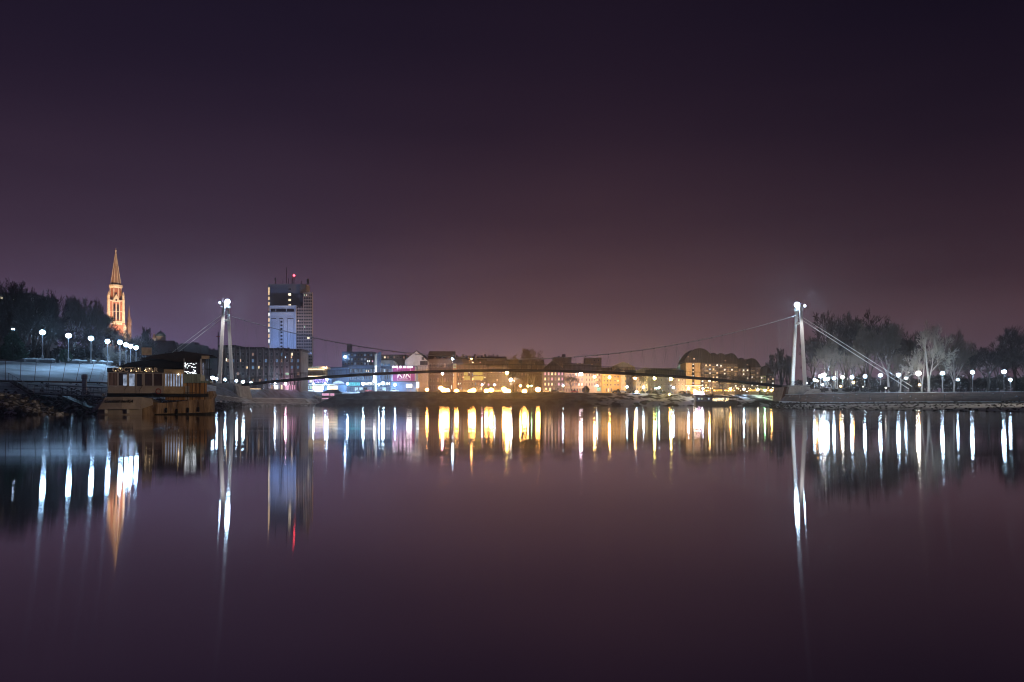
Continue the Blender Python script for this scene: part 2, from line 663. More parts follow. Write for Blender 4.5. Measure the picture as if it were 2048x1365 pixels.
# flat town behind both
outline = [LB[i][5] for i in range(9)] + [FB[i][2] for i in range(4, 12)]
back = [(-1500, 40), (-1600, 145), (-1700, 300), (-1900, 600), (-2200, 1100), (-2300, 1700), (-2200, 2500), (-2000, 3300), (-1500, 3600),
        (-1300, 3600), (-700, 3600), (60, 3600), (700, 3600), (1000, 3600), (1800, 3600), (2600, 3600), (3600, 3600)]
m = MB()
for (a, b), (c, d) in zip(zip(outline, outline[1:]), zip(back, back[1:])):
    m.quad(a, b, Vector((d[0], d[1], 8.5)), Vector((c[0], c[1], 8.5)))
struct(m, 'town_ground', 'asphalt')
m = MB()
mole = [FB[1][2], FB[2][2], FB[3][2], FB[4][2]]
for a, b in zip(mole, mole[1:]):
    m.quad(a, b, b + Vector((-1, 9, -1.5)), a + Vector((-1, 9, -1.5)))
struct(m, 'mole_top', 'dark_grass')

# right bank: [toe, beach top, foot of slope, foot inner, slope top]
RB = [
    [PZ(1528, 226, -.3), P(1542, 813, 246), P(1556, 806, 258), P(1560, 802, 262), P(1572, 790, 272)],
    [PZ(1600, 173, -.3), P(1600, 809, 250), P(1602, 806, 256), P(1602, 804.5, 257), P(1606, 789, 271)],
    [PZ(1700, 148, -.3), P(1700, 808.5, 236), P(1702, 806, 251), P(1702, 804.5, 252), P(1704, 787, 268)],
    [PZ(1850, 124, -.3), P(1850, 808, 230), P(1850, 805, 246), P(1850, 803.5, 247), P(1850, 785.5, 263)],
    [PZ(2048, 97, -.3), P(2048, 807.5, 205), P(2048, 803.5, 241), P(2048, 802.5, 242), P(2048, 784, 259)],
    [PZ(2420, 72, -.3), P(2420, 806, 180), P(2420, 803, 238), P(2420, 802, 239), P(2420, 784, 257)],
]
m = MB(); loft(m, RB, 0, 1, 6); struct(m, 'river_beach', 'beach')
m = MB(); loft(m, RB, 1, 2, 4); struct(m, 'beach_bank', 'dark_stone')
m = MB(); loft(m, RB, 2, 3, 1); struct(m, 'snow_ledge', 'snow')
m = MB(); loft(m, RB, 3, 4, 4); struct(m, 'slab_slope', 'brown_slab')
m = MB()
for k in range(26):
    u_ = .15 + k * .19
    i = min(int(u_), 4)
    lo, hi = RB[i][3].lerp(RB[i + 1][3], u_ - i), RB[i][4].lerp(RB[i + 1][4], u_ - i + (.012 if k % 3 else .03))
    up = Vector((0, -.03, .03))
    m.quad(lo + up, lo + up + Vector((.12 + .1 * (k % 4 == 0), 0, 0)), hi + up + Vector((.12, 0, 0)), hi + up)
struct(m, 'slope_joint', 'dark_stone')
m = MB()
pt = [r[4] for r in RB]
for a, b in zip(pt, pt[1:]):
    m.quad(a, b, b + Vector((0, 1.6, .12)), a + Vector((0, 1.6, .12)))
struct(m, 'snow_verge', 'snow')
rg = [p + Vector((0, 1.6, .12)) for p in pt]
m = MB()
bk = [PZ(1568, 300, 5), PZ(1610, 340, 5), PZ(1760, 560, 5), PZ(1900, 800, 5), PZ(2048, 900, 5), PZ(2500, 900, 5)]
for i in range(5):
    m.quad(rg[i], rg[i + 1], bk[i + 1], bk[i])
struct(m, 'park_ground', 'asphalt')

# loose stones on both shores
rnd = random.Random(11)


def rocks(name, mat, spots_):
    m = MB()
    for p, r in spots_:
        n = 5
        k = []
        base = len(m.v)
        a0 = rnd.random() * 6
        for rr, z in ((.9, -.5), (1.0, .15), (.55, .75)):
            for j in range(n):
                a = a0 + 2 * PI * j / n + rnd.uniform(-.3, .3)
                q = r * rr * rnd.uniform(.7, 1.25)
                k.append((p.x + q * math.cos(a), p.y + q * math.sin(a), p.z + r * (z + rnd.uniform(-.15, .15))))
        fs = []
        for i in range(2):
            for j in range(n):
                fs.append((i * n + j, i * n + (j + 1) % n, (i + 1) * n + (j + 1) % n, (i + 1) * n + j))
        fs.append(tuple(range(2 * n, 3 * n)))
        m.add(k, fs)
    return tag(m.build(name, mat), kind='stuff')


def scatter(secs, i, cnt, r0, r1, bias=1.0):
    out = []
    for _ in range(cnt):
        s = rnd.random() * (len(secs) - 1)
        k = int(s)
        u = s - k
        v = rnd.random() ** bias
        a = secs[k][i].lerp(secs[k + 1][i], u)
        b = secs[k][i + 1].lerp(secs[k + 1][i + 1], u)
        out.append((a.lerp(b, v), rnd.uniform(r0, r1)))
    return out


tag(rocks('shore_stones', 'stone', scatter(LB[1:6], 0, 1500, .15, .5) + scatter(LB[1:4], 1, 160, .1, .3, 2)), 'dark snow dusted stones along the left waterline', 'stones')
tag(rocks('beach_stones', 'dark_stone', scatter(RB, 0, 900, .1, .32) + scatter(RB, 1, 300, .12, .4)), 'dark stones on the beach below the park', 'stones')
clods = []
for _ in range(60):
    s = rnd.random() * 4.8 + .1
    k = int(s)
    u, v = s - k, rnd.random()
    clods.append((RB[k][3].lerp(RB[k + 1][3], u).lerp(RB[k][4].lerp(RB[k + 1][4], u), v), rnd.uniform(.08, .2)))
tag(rocks('snow_clumps', 'snow', clods), 'small clumps of snow on the brown slab slope', 'snow')

# ------------------------------------------------------------------ suspension bridge
YB = 288.0
br = thing('footbridge', (X(1024, YB), YB, 0), 'long suspension footbridge with two white pylons crossing the river', 'bridge')
XL, XR = X(452, YB), X(1597, YB)


def deck_z(x):
    u = (x - XL) / (XR - XL)
    a, b, c = Z(774, YB), Z(741.5, YB), Z(777.5, YB)
    base = a + (c - a) * u
    return base + (b - (a + c) / 2) * 4 * u * (1 - u)


def cable_z(x):
    u = (x - XL) / (XR - XL)
    top = Z(630, YB)
    low = Z(718.5, YB)
    return low + (top - low) * (2 * u - 1) ** 2


dm = MB()
xs = [XL + (XR - XL) * i / 60 for i in range(61)]
for a, b in zip(xs, xs[1:]):
    za, zb = deck_z(a), deck_z(b)
    h, y0, y1 = .42, YB - 2.4, YB + 2.4
    dm.add([(a, y0, za - h), (b, y0, zb - h), (b, y1, zb - h), (a, y1, za - h), (a, y0, za + h), (b, y0, zb + h), (b, y1, zb + h), (a, y1, za + h)],
           [(0, 3, 2, 1), (4, 5, 6, 7), (0, 1, 5, 4), (2, 3, 7, 6)])
dm.build('deck', 'deck_steel', br)
for y in (YB - 2.3, YB + 2.3):
    r = MB()
    for hh, rr in ((2.2, .05), (1.75, .025), (1.3, .025), (.9, .025)):
        r.pipe([(x, y, deck_z(x) + hh) for x in xs], [rr] * 61, 4)
    for i in range(121):
        x = XL + (XR - XL) * i / 120
        r.tube((x, y, deck_z(x) + .4), (x, y, deck_z(x) + 2.2), .03, .03, 4, False)
    r.build('railing', 'deck_steel', br)
cxs = [XL + (XR - XL) * (.004 + .992 * i / 80) for i in range(81)]
for dy in (-1.2, 1.2):
    MB().pipe([(x, YB + dy * (.5 + .5 * abs(2 * (x - XL) / (XR - XL) - 1)), cable_z(x)) for x in cxs], [.12] * 81, 6).build('main_cable', 'cable_grey', br, smooth=True)
    nh = 50
    for i in range(nh):
        x = XL + (XR - XL) * (i + .75) / (nh + .5)
        cz = cable_z(x)
        y = YB + dy * (.5 + .5 * abs(2 * (x - XL) / (XR - XL) - 1))
        yd = YB + dy * 1.9
        h = MB()
        h.tube((x, y, cz), (x - 1.15, yd, deck_z(x - 1.15) + .3), .022, .022, 4, False)
        h.tube((x, y, cz), (x + 1.15, yd, deck_z(x + 1.15) + .3), .022, .022, 4, False)
        h.ball((x, y, cz - .05), .2, 6)
        h.build('hanger', 'hanger_grey', br)
lm = lampmat('white', 340)
for side, xp, pt_, pb in ((-1, XL, 606, 770), (1, XR, 612, 773)):
    zt, zb = Z(pt_, YB) - .2, Z(pb, YB)
    py_root = MB()
    py_root.box(xp - .95, xp + .95, YB - 2.0, YB + 2.0, zt - 1.6, zt - .7)
    py_root.box(xp - .8, xp + .8, YB - 2.4, YB + 2.4, zt - 6.4, zt - 5.9)
    pr = py_root.build('pylon', 'white_paint', br)
    for s in (-1, 1):
        lg = MB()
        # leg: tapered square section leaning out towards its foot
        yt, yf = YB + s * 2.5, YB + s * 7.4
        dx = side * 0.55 * (-s)
        xt, xf = xp - dx * .0 + s * side * .2, xp + s * side * .35
        for (x, y, z, hx) in ((xf, yf, zb, .58), (xt, yt, zt, .42)):
            lg.v += [(x - hx, y - .45, z), (x + hx, y - .45, z), (x + hx, y + .45, z), (x - hx, y + .45, z)]
        lg.f += [(3, 2, 1, 0), (4, 5, 6, 7), (0, 1, 5, 4), (1, 2, 6, 5), (2, 3, 7, 6), (3, 0, 4, 7)]
        lg.m += [0] * 6
        lg.build('leg', 'white_paint', pr)
    # floodlight on the river side, small one on the land side
    xi, xo = xp - side * 1.25, xp + side * 1.7
    a = MB(); a.tube((xp - side * .7, YB - 1.5, zt), (xi, YB - 2.0, zt + .2), .1); a.build('floodlight_arm', 'steel', pr)
    g = MB(); g.ball((xi, YB - 2.0, zt + .3), .85, 10); g.build('floodlight', lm, pr)
    g = MB(); g.ball((xo, YB - 1.6, zt), .26, 8); g.build('small_floodlight', lm, pr)
    g = MB(); g.tube((xp, YB, zt), (xp, YB, zt + 1.2), .12); g.build('mast_stub', 'steel', pr)
    xa_ = X(1760, 286) if side > 0 else X(330, 292)
    spot('stay_floodlight', (xo + side * .3, YB, zt + 1.2), (xp + side * 14, YB, zt - 14), (.78, .88, 1), 75000, 36, .8, .3)
    spot('cable_floodlight', (xi - side * .3, YB - .6, zt + 1.4), (xp - side * 14, YB, zt - 7.5), (.82, .9, 1), 22000, 30, .8, .3)
    spot('leg_floodlight', (xp - side * 5, YB - 9, zt - 1), (xp, YB, zb + 8), (1, .95, .95), 9000, 75, .8, .3)
    # stays to the anchor on land
    xa, ya, za = (X(1824, 286), 286, Z(778, 286)) if side > 0 else (X(262, 292), 292, 7.6)
    for s in (-1, 1):
        MB().tube((xp, YB + s * 1.6, zt - 3.6), (xa, ya + s * 2.4, za), .085, .085, 6).build('backstay', 'white_paint', br)

ab = thing('bridge_abutment', (X(455, 282), 282, Z(800, 282)), 'pale concrete block carrying the foot of the left bridge pylon', 'bridge abutment', 'bridge abutments')
Ya = 279.0
m = MB()
m.prism_y([(X(400, Ya), Z(800, Ya)), (X(477, Ya), Z(800, Ya)), (X(470, Ya), Z(769, Ya)), (X(404, Ya), Z(770, Ya))], Ya, Ya + 15)
m.build('block', 'pale_concrete', ab)
m = MB(); m.box(X(400, Ya), X(470.5, Ya), Ya - .25, Ya + 15.2, Z(769, Ya), Z(769, Ya) + .35); m.build('cap_slab', 'pale_concrete', ab)
m = MB(); m.prism_y([(X(471, Ya), Z(800, Ya)), (X(479, Ya), Z(800, Ya)), (X(473.5, Ya), Z(772, Ya)), (X(469, Ya), Z(772, Ya))], Ya - 1.2, Ya + 1.5)
m.build('buttress', 'concrete', ab)
ab = thing('bridge_abutment', (X(1596, 282), 282, Z(800, 282)), 'pale concrete block carrying the foot of the right bridge pylon', 'bridge abutment', 'bridge abutments')
m = MB()
m.prism_y([(X(1573, Ya), Z(802, Ya)), (X(1628, Ya), Z(802, Ya)), (X(1620, Ya), Z(774, Ya)), (X(1576, Ya), Z(773.5, Ya))], Ya, Ya + 15)
m.build('block', 'pale_concrete', ab)
m = MB(); m.prism_y([(X(1565.5, Ya), Z(800, Ya)), (X(1571, Ya), Z(800, Ya)), (X(1576, Ya), Z(774, Ya)), (X(1572, Ya), Z(774, Ya))], Ya - 1.2, Ya + 1.5)
m.build('buttress', 'ledge_brown', ab)
m = MB(); m.box(X(1576, Ya), X(1620, Ya), Ya - .25, Ya + 15.2, Z(773, Ya), Z(773, Ya) + .35); m.build('cap_slab', 'pale_concrete', ab)

# ------------------------------------------------------------------ bar boat
YBO = 86.0
KB = 7.186 * F / YBO          # zoomed photo px per metre


def bx(zx): return (zx - 240) / KB
def bz(zy): return (1222 - zy) / KB


boat = thing('bar_boat', (X(180 + 240 / 7.186, YBO), YBO, 0), 'moored two storey bar barge with grey and rust stained hull', 'boat', rz=R(14))
boat.scale = (.9, 1, 1)
Db = 5.0
m = MB()   # hull: slab sided on the right, raked bow with flared strake on the left
secs_ = [(60, 1105, 1240, 1.9, 1.1), (200, 965, 1245, 0.9, .5), (480, 962, 1245, .35, .15), (760, 965, 1240, .1, .03), (940, 1045, 1236, .05, 0), (1075, 1052, 1232, 0, 0),
         (1500, 1012, 1226, 0, 0), (1720, 1000, 1222, .05, .1), (1800, 992, 1218, .9, 1.2)]
cols = []
for zx, zt_, zb_, it, ib in secs_:
    cols.append([(bx(zx), ib, bz(zb_) - .6), (bx(zx), ib, bz(zb_)), (bx(zx), it, bz(zt_)), (bx(zx), Db - it, bz(zt_)), (bx(zx), Db - ib, bz(zb_) - .6)])
for a, b in zip(cols[3:], cols[4:]):
    for i in range(4):
        m.add([a[i], b[i], b[i + 1], a[i + 1]], [(0, 1, 2, 3)])
m.add(cols[-1], [(0, 1, 2, 3, 4)])
hull = m.build('hull', 'hull_rust', boat, local=True)
m = MB()
for a, b in zip(cols[:4], cols[1:4]):
    for i in range(4):
        m.add([a[i], b[i], b[i + 1], a[i + 1]], [(0, 1, 2, 3)])
m.add(cols[0], [(4, 3, 2, 1, 0)])
bow = m.build('bow', 'hull_grey', boat, local=True)
# flared upper strake of the bow, overhanging a dark gap
m = MB()
st = [(62, 1118, 1150, 1.3, .9), (200, 967, 1143, .55, -.55), (480, 962, 1141, .12, -.75), (760, 965, 1139, -.02, -.5), (925, 990, 1080, -.05, -.1)]
cs = [[(bx(zx), it, bz(zt_)), (bx(zx - (70 if zx < 300 else 0)), ib, bz(zb_)), (bx(zx - (70 if zx < 300 else 0)), ib + .12, bz(zb_)), (bx(zx), it + .12, bz(zt_))] for zx, zt_, zb_, it, ib in st]
for a, b in zip(cs, cs[1:]):
    for i in range(4):
        j = (i + 1) % 4
        m.add([a[i], b[i], b[j], a[j]], [(0, 3, 2, 1)])
strake = m.build('bow_strake', 'hull_grey', boat, local=True)
for zx, zz in ((1130, 1150), (1290, 1165), (1460, 1150), (1620, 1140)):
    m = MB(); m.pipe([(bx(zx), -.14, bz(zz + 42)), (bx(zx), -.16, bz(zz + 20)), (bx(zx), -.14, bz(zz - 30))], [.10, .13, .10], 8); m.tube((bx(zx), -.12, bz(zz - 30)), (bx(zx), -.03, bz(1030)), .015)
    m.build('fender', 'rubber', boat, local=True)
m = MB(); m.pipe([(bx(1000) + .28 * math.cos(k * PI / 6), .28, bz(880) + .28 * math.sin(k * PI / 6)) for k in range(13)], [.055] * 13, 6); m.build('life_ring', 'car_red', boat, local=True)
text('Cocktail barKA', 'lettering', strake, (bx(420), -.245, bz(1026)), .50, 'fascia', shear=.4, offset=.012, rx=R(57), sx=1.02)
m = MB()
for zx in (238, 560):
    m.box(bx(zx) - .09, bx(zx) + .09, -.45, .2, bz(1200), bz(1140))
m.build('strake_support', 'white_paint', boat, local=True)
m = MB()
m.quad((bx(950), -.04, -.3), (bx(1730), .0, -.3), (bx(1730), -.02, .22), (bx(950), -.04, .10))
m.quad((bx(1730), .0, -.3), (bx(1800), 1.16, -.3), (bx(1800), 1.1, .26), (bx(1730), -.02, .22))
m.quad((bx(1802), 1.16, -.3), (bx(1802), Db - 1.2, -.3), (bx(1802), Db - 1.2, .26), (bx(1802), 1.1, .26))
m.build('waterline_band', 'hull_black', hull, local=True)
m = MB(); m.prism_y([(bx(1600), bz(1000)), (bx(1800), bz(992)), (bx(1836), bz(930)), (bx(1812), bz(870)), (bx(1730), bz(880)), (bx(1715), bz(985))], 1.0, Db - 1)
m.build('stern_bulwark', 'hull_rust', boat, local=True)
m = MB(); m.box(bx(240), bx(1820) - .5, .25, Db - .2, bz(958), bz(912)); m.build('main_deck', 'fascia', boat, local=True)
# main cabin with doors and windows
y0 = .35
m = MB()
m.box(bx(242), bx(1072), y0, Db - .4, bz(910), bz(812))
m.box(bx(242), bx(1072), y0 + .25, Db - .4, bz(640), bz(606))
for zx in (246, 541, 772, 1066):
    m.box(bx(zx) - .05, bx(zx) + .05, y0 - .01, y0 + .12, bz(812), bz(606))
m.box(bx(242), bx(1072), Db - .5, Db - .4, bz(812), bz(606))
cabin = m.build('cabin', 'cabin_panel', boat, local=True)
m = MB(); m.box(bx(238), bx(1076), y0 - .12, Db - .3, bz(606), bz(542)); m.build('fascia_board', 'fascia', boat, local=True)
m = MB(); m.box(bx(238), bx(1076), y0 - .1, y0 + 1, bz(958), bz(911)); m.build('skirt_board', 'fascia', boat, local=True)


def pane(x0, x1, z0, z1, mat, fr=9):
    f = MB()
    f.box(bx(x0), bx(x1), y0 - .03, y0 + .06, bz(z0) - .0, bz(z0) + fr / KB)
    f.box(bx(x0), bx(x1), y0 - .03, y0 + .06, bz(z1) - fr / KB, bz(z1))
    f.box(bx(x0), bx(x0) + fr / KB, y0 - .03, y0 + .06, bz(z0) + fr / KB, bz(z1) - fr / KB)
    f.box(bx(x1) - fr / KB, bx(x1), y0 - .03, y0 + .06, bz(z0) + fr / KB, bz(z1) - fr / KB)
    fo = f.build('window', 'trim', cabin, local=True)
    MB().box(bx(x0) + fr / KB, bx(x1) - fr / KB, y0 + .0, y0 + .025, bz(z0) + fr / KB, bz(z1) - fr / KB).build('pane', mat, cabin, local=True)


pane(252, 392, 808, 610, 'curtain')
pane(396, 536, 808, 610, 'dark_glass')
pane(782, 914, 808, 610, 'brown_glass')
pane(918, 1062, 808, 610, 'brown_glass')
for x0, x1, mt_ in ((549, 654, 'cloth_lit'), (660, 762, 'dark_glass')):
    d = MB()
    d.box(bx(x0), bx(x1), y0 - .05, y0 + .03, bz(908), bz(806))
    d.box(bx(x0), bx(x0) + .09, y0 - .05, y0 + .03, bz(806), bz(612))
    d.box(bx(x1) - .09, bx(x1), y0 - .05, y0 + .03, bz(806), bz(612))
    d.box(bx(x0) + .09, bx(x1) - .09, y0 - .05, y0 + .03, bz(626), bz(612))
    do = d.build('door', 'cabin_panel', cabin, local=True)
    MB().box(bx(x0) + .09, bx(x1) - .09, y0 - .01, y0 + .02, bz(806), bz(626)).build('pane', mt_, cabin, local=True)
MB().box(bx(470), bx(525), y0 - .015, y0 - .004, bz(800), bz(640)).build('lit_curtain', 'cloth_lit', cabin, local=True)
for zx in (520, 745):
    MB().pipe([(bx(zx - 20), y0 - .5, bz(908)), (bx(zx - 20), y0 - .5, bz(870)), (bx(zx + 22), y0 - .1, bz(790))], [.025] * 3, 5).build('handrail', 'fascia', boat, local=True)
# sign letters with bulbs on the fascia
lt = text('COCTAIL BAR', 'sign_lettering', boat, (bx(655), y0 - .20, bz(571)), .66, 'letter_cream', offset=.018, extrude=.05, sx=1.22)
m = MB()
for zx, zy in ((372, 588), (432, 548), (440, 560), (596, 590), (606, 575), (706, 552), (800, 578), (812, 565), (822, 588), (868, 545), (874, 556), (912, 596), (672, 590)):
    m.ball((bx(zx), y0 - .32, bz(zy)), .028, 6)
m.build('sign_bulbs', 'fairy_warm', boat, local=True)
# curtained middle section
m = MB()
m.box(bx(1078), bx(1372), y0 + .1, Db - .4, bz(935), bz(806))
m.box(bx(1078), bx(1372), y0 + .1, Db - .4, bz(620), bz(558))
m.box(bx(1078), bx(1372), Db - .6, Db - .4, bz(806), bz(620))
m.build('lounge_wall', 'tarp', boat, local=True)
m = MB(); m.box(bx(1084), bx(1366), y0 + .35, y0 + .4, bz(806), bz(620)); m.build('curtain', 'cloth_lit', boat, local=True)
m = MB()
for k in range(8):
    zx = 1082 + k * 41
    m.box(bx(zx) - .035, bx(zx) + .075, y0 + .08, y0 + .3, bz(806), bz(620))
m.build('mullion', 'tarp', boat, local=True)
m = MB(); m.box(bx(1074), bx(1376), y0 + .02, y0 + .1, bz(900), bz(812)); m.build('balcony_panel', 'tarp', boat, local=True)
m = MB(); m.ball((bx(1302), y0 - .1, bz(630)), .08, 8); m.build('lamp_bulb', 'fairy_warm', boat, local=True)
m = MB()
m.pipe([(bx(1070), y0 - .2, bz(925)), (bx(1390), y0 - .2, bz(925))], [.03, .03], 5)
for k in range(9):
    zx = 1075 + k * 39
    m.tube((bx(zx), y0 - .2, bz(1035)), (bx(zx), y0 - .2, bz(925)), .022)
m.pipe([(bx(1400), y0 - .2, bz(893)), (bx(1560), y0 - .2, bz(893))], [.025, .025], 5)
m.build('deck_railing', 'fascia', boat, local=True)
m = MB(); m.box(bx(1078), bx(1720), y0 + .9, y0 + 1.0, bz(1010), bz(752)); m.build('rear_cabin_wall', 'orange_panel', boat, local=True)
m = MB()
for k, zx in enumerate((1440, 1512, 1582, 1632, 1700)):
    m.tube((bx(zx), y0 + .1, bz(1005)), (bx(zx), y0 + .1, bz(745)), .035)
m.build('post', 'fascia', boat, local=True)
m = MB(); m.box(bx(1386), bx(1450), y0 + .85, y0 + .9, bz(1000), bz(800)); m.box(bx(1405), bx(1440), y0 + .8, y0 + .86, bz(880), bz(800)); m.build('cabin_door', 'cabin_panel', boat, local=True)
# upper glazed room with fairy lights
m = MB()
m.box(bx(1382), bx(1635), y0 + .05, Db - .6, bz(744), bz(622))
m.box(bx(1375), bx(1640), y0 + .0, Db - .5, bz(752), bz(741))
m.build('upper_parapet', 'teal_panel', boat, local=True)
m = MB(); m.box(bx(1384), bx(1632), y0 + .12, Db - .8, bz(622), bz(440)); m.build('upper_glazing', 'dark_glass', boat, local=True)
m = MB()
for k in range(60):
    zx, zy = rnd.uniform(1392, 1575), rnd.uniform(462, 618)
    if (zx - 1480) ** 2 / 8000 + (zy - 560) ** 2 / 2500 < .35 or (zy < 480 and zx > 1580):
        continue
    m.ball((bx(zx), y0 + .06, bz(zy)), rnd.uniform(.022, .05), 6)
m.build('fairy_lights', 'fairy_white', boat, local=True)
m = MB()
for zx in (1385, 1638, 1655):
    m.box(bx(zx) - .04, bx(zx) + .04, y0 + .05, y0 + .13, bz(622), bz(395))
m.build('upper_post', 'trim', boat, local=True)
m = MB()
for zx in (1668, 1690, 1735, 1772):
    m.tube((bx(zx), y0 + .4, bz(640)), (bx(zx), y0 + .4, bz(365)), .03)
m.pipe([(bx(1655), y0 + .4, bz(548)), (bx(1812), y0 + .4, bz(545))], [.04, .04], 5)
m.build('stern_frame', 'fascia', boat, local=True)
m = MB(); m.box(bx(1640), bx(1780), y0 + .3, Db - 1, bz(752), bz(720)); m.build('stern_platform', 'teal_panel', boat, local=True)
# roofs
m = MB()
m.add([(bx(400), .32, bz(528)), (bx(1330), .32, bz(536)), (bx(1400), .3, bz(435)), (bx(1340), Db * .55, bz(372)), (bx(960), Db * .55, bz(362)), (bx(480), Db * .5, bz(455)), (bx(400), Db, bz(530)), (bx(1330), Db, bz(545)), (bx(1400), Db, bz(435))],
      [(0, 1, 2, 3, 4, 5), (5, 4, 3, 8, 7, 6), (1, 7, 8, 2), (0, 5, 6), (2, 8, 3), (0, 6, 7, 1)])
m.build('lower_roof', 'awning', boat, local=True)
m = MB()
rp = [(bx(700), bz(410)), (bx(880), bz(352)), (bx(1340), bz(282)), (bx(1826), bz(338)), (bx(1826), bz(352)), (bx(1640), bz(352)), (bx(1630), bz(440)), (bx(1370), bz(455)), (bx(1000), bz(400))]
m.prism_y(rp[::-1], Db * .18, Db)
m.build('upper_roof', 'awning', boat, local=True)
m = MB(); m.box(bx(1655), bx(1775), .35, .55, bz(395), bz(350)); m.build('roof_valance', 'tarp', boat, local=True)
m = MB()
for zx, a, b in ((1048, 330, 290), (1105, 325, 235), (1218, 320, 200), (1330, 290, 230), (1535, 310, 280)):
    m.tube((bx(zx), Db * .5, bz(a)), (bx(zx), Db * .5, bz(b)), .025)
m.pipe([(bx(1048), Db * .5, bz(290)), (bx(1218), Db * .5, bz(262)), (bx(1330), Db * .5, bz(272))], [.015] * 3, 4)
m.tube((bx(1330), Db * .5, bz(272)), (bx(1535), Db * .5, bz(285)), .012, None, 4)
m.build('roof_mast', 'fascia', boat, local=True)
m = MB(); m.box(bx(728), bx(882), .9, 1.05, bz(348), bz(236)); m.build('roof_sign_board', 'tarp', boat, local=True)
m = MB()
for zx in (700, 750, 800, 850):
    m.tube((bx(zx + 10), 1.2, bz(450)), (bx(zx + 10), 1.2, bz(348)), .025)
m.build('sign_stand', 'fascia', boat, local=True)
m = MB()
for zx in (920, 1030):
    m.tube((bx(zx), -.05, bz(1040)), (bx(zx), -.05, bz(905)), .02)
m.pipe([(bx(920), -.05, bz(905)), (bx(1030), -.05, bz(905))], [.02, .02], 5)
m.pipe([(bx(920), -.05, bz(970)), (bx(1030), -.05, bz(970))], [.02, .02], 5)
m.build('boarding_ladder', 'dark_steel', boat, local=True)
spot('quay_floodlight', (66, 8, 10), (-38.5, 87, 2.6), (1, .72, .46), 130000, 9, .8, .4)
spot('park_floodlight', (168, 150, 15), (92, 205, 1.5), (1, .88, .76), 230000, 80, .9, .4)

# ------------------------------------------------------------------ trees
def tree_mesh(seed, levels=7, trunk=.28, h0=.25, spread=34, up=.25, shrink=.78, kids=(2, 3), rmin=.0035, wob=.10):
    """bare winter tree of unit height: (trunk and limbs, twigs)"""
    rnd = random.Random(seed)
    a, b = MB(), MB()
    stack = [(Vector((0, 0, 0)), Vector((rnd.uniform(-.05, .05), rnd.uniform(-.05, .05), 1)).normalized(), h0, trunk * .085, 0)]
    while stack:
        p, d, ln, r, lv = stack.pop()
        q = p + d * ln * .5 + Vector((rnd.uniform(-wob, wob), rnd.uniform(-wob, wob), 0)) * ln * .5
        e = q + (d + Vector((rnd.uniform(-wob, wob), rnd.uniform(-wob, wob), up * .12))).normalized() * ln * .5
        r1 = max(rmin, r * .72)
        tgt = a if lv < 3 else b
        tgt.pipe([p, q, e], [r, (r + r1) / 2, r1], 5 if lv < 3 else 3, lv == 0)
        if lv >= levels:
            continue
        k = rnd.randint(*kids)
        az = rnd.random() * 6.28
        for j in range(k):
            t = 1.0 if j == 0 else rnd.uniform(.45, 1.0)
            o = p.lerp(q, t * 2) if t < .5 else q.lerp(e, t * 2 - 1)
            ang = R(rnd.uniform(.35, 1.15) * spread) * (.55 if j == 0 else 1.15)
            az += 6.28 / k + rnd.uniform(-.6, .6)
            u = d.cross(Vector((.31, .2, .93))).normalized()
            w_ = d.cross(u)
            nd = d * math.cos(ang) + (u * math.cos(az) + w_ * math.sin(az)) * math.sin(ang)
            nd = (nd + Vector((0, 0, up * (.5 if lv < 3 else .25)))).normalized()
            stack.append((o, nd, ln * shrink * rnd.uniform(.75, 1.12), r1 * (.95 if j == 0 else .72), lv + 1))
    zm = max(v[2] for v in a.v + b.v)
    xm = max(max(abs(v[0]), abs(v[1])) for v in b.v)
    for mb in (a, b):
        mb.v = [(x / zm, y / zm, z / zm) for x, y, z in mb.v]
    return a, b, xm / zm


SPECIES = {}


def species(key, bark, twig, **kw):
    a, b, wr = tree_mesh(**kw)
    root = bpy.data.objects.new('bare_tree', None)
    ORG[root.name] = Vector((0, 0, 0))
    SPECIES[key] = (a, b, wr, bark, twig)
    # meshes made once, shared by every tree of the kind
    ms = []
    for mb, nm, mt in ((a, 'trunk', bark), (b, 'crown', twig)):
        me = bpy.data.meshes.new(nm)
        me.from_pydata(mb.v, [], mb.f)
        me.materials.append(MT[mt])
        ms.append(me)
    bpy.data.objects.remove(root)
    SPECIES[key] = (ms, wr)


species('dark_a', 'bark', 'twig', seed=4, levels=7, spread=36, kids=(2, 4), shrink=.79, rmin=.0027)
species('dark_b', 'bark', 'twig', seed=9, levels=7, spread=42, kids=(2, 4), shrink=.76, rmin=.0027)
species('grey_a', 'bark', 'grey_twig', seed=15, levels=7, spread=34, kids=(2, 4), shrink=.78, h0=.2, rmin=.0027)
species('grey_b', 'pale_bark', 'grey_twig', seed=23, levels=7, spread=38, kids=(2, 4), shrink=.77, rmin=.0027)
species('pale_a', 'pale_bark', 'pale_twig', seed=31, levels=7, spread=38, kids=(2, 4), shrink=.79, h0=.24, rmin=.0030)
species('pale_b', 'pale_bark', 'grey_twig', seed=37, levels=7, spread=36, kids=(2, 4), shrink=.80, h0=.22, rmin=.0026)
species('poplar', 'bark', 'twig', seed=41, levels=7, spread=18, up=1.3, kids=(2, 3), shrink=.84, h0=.12, rmin=.0025)
species('bush', 'grey_twig', 'grey_twig', seed=52, levels=6, spread=48, kids=(3, 4), shrink=.82, h0=.09, rmin=.006, trunk=.2)
species('shrub', 'twig', 'twig', seed=57, levels=6, spread=55, kids=(3, 4), shrink=.80, h0=.12, rmin=.007, trunk=.2)


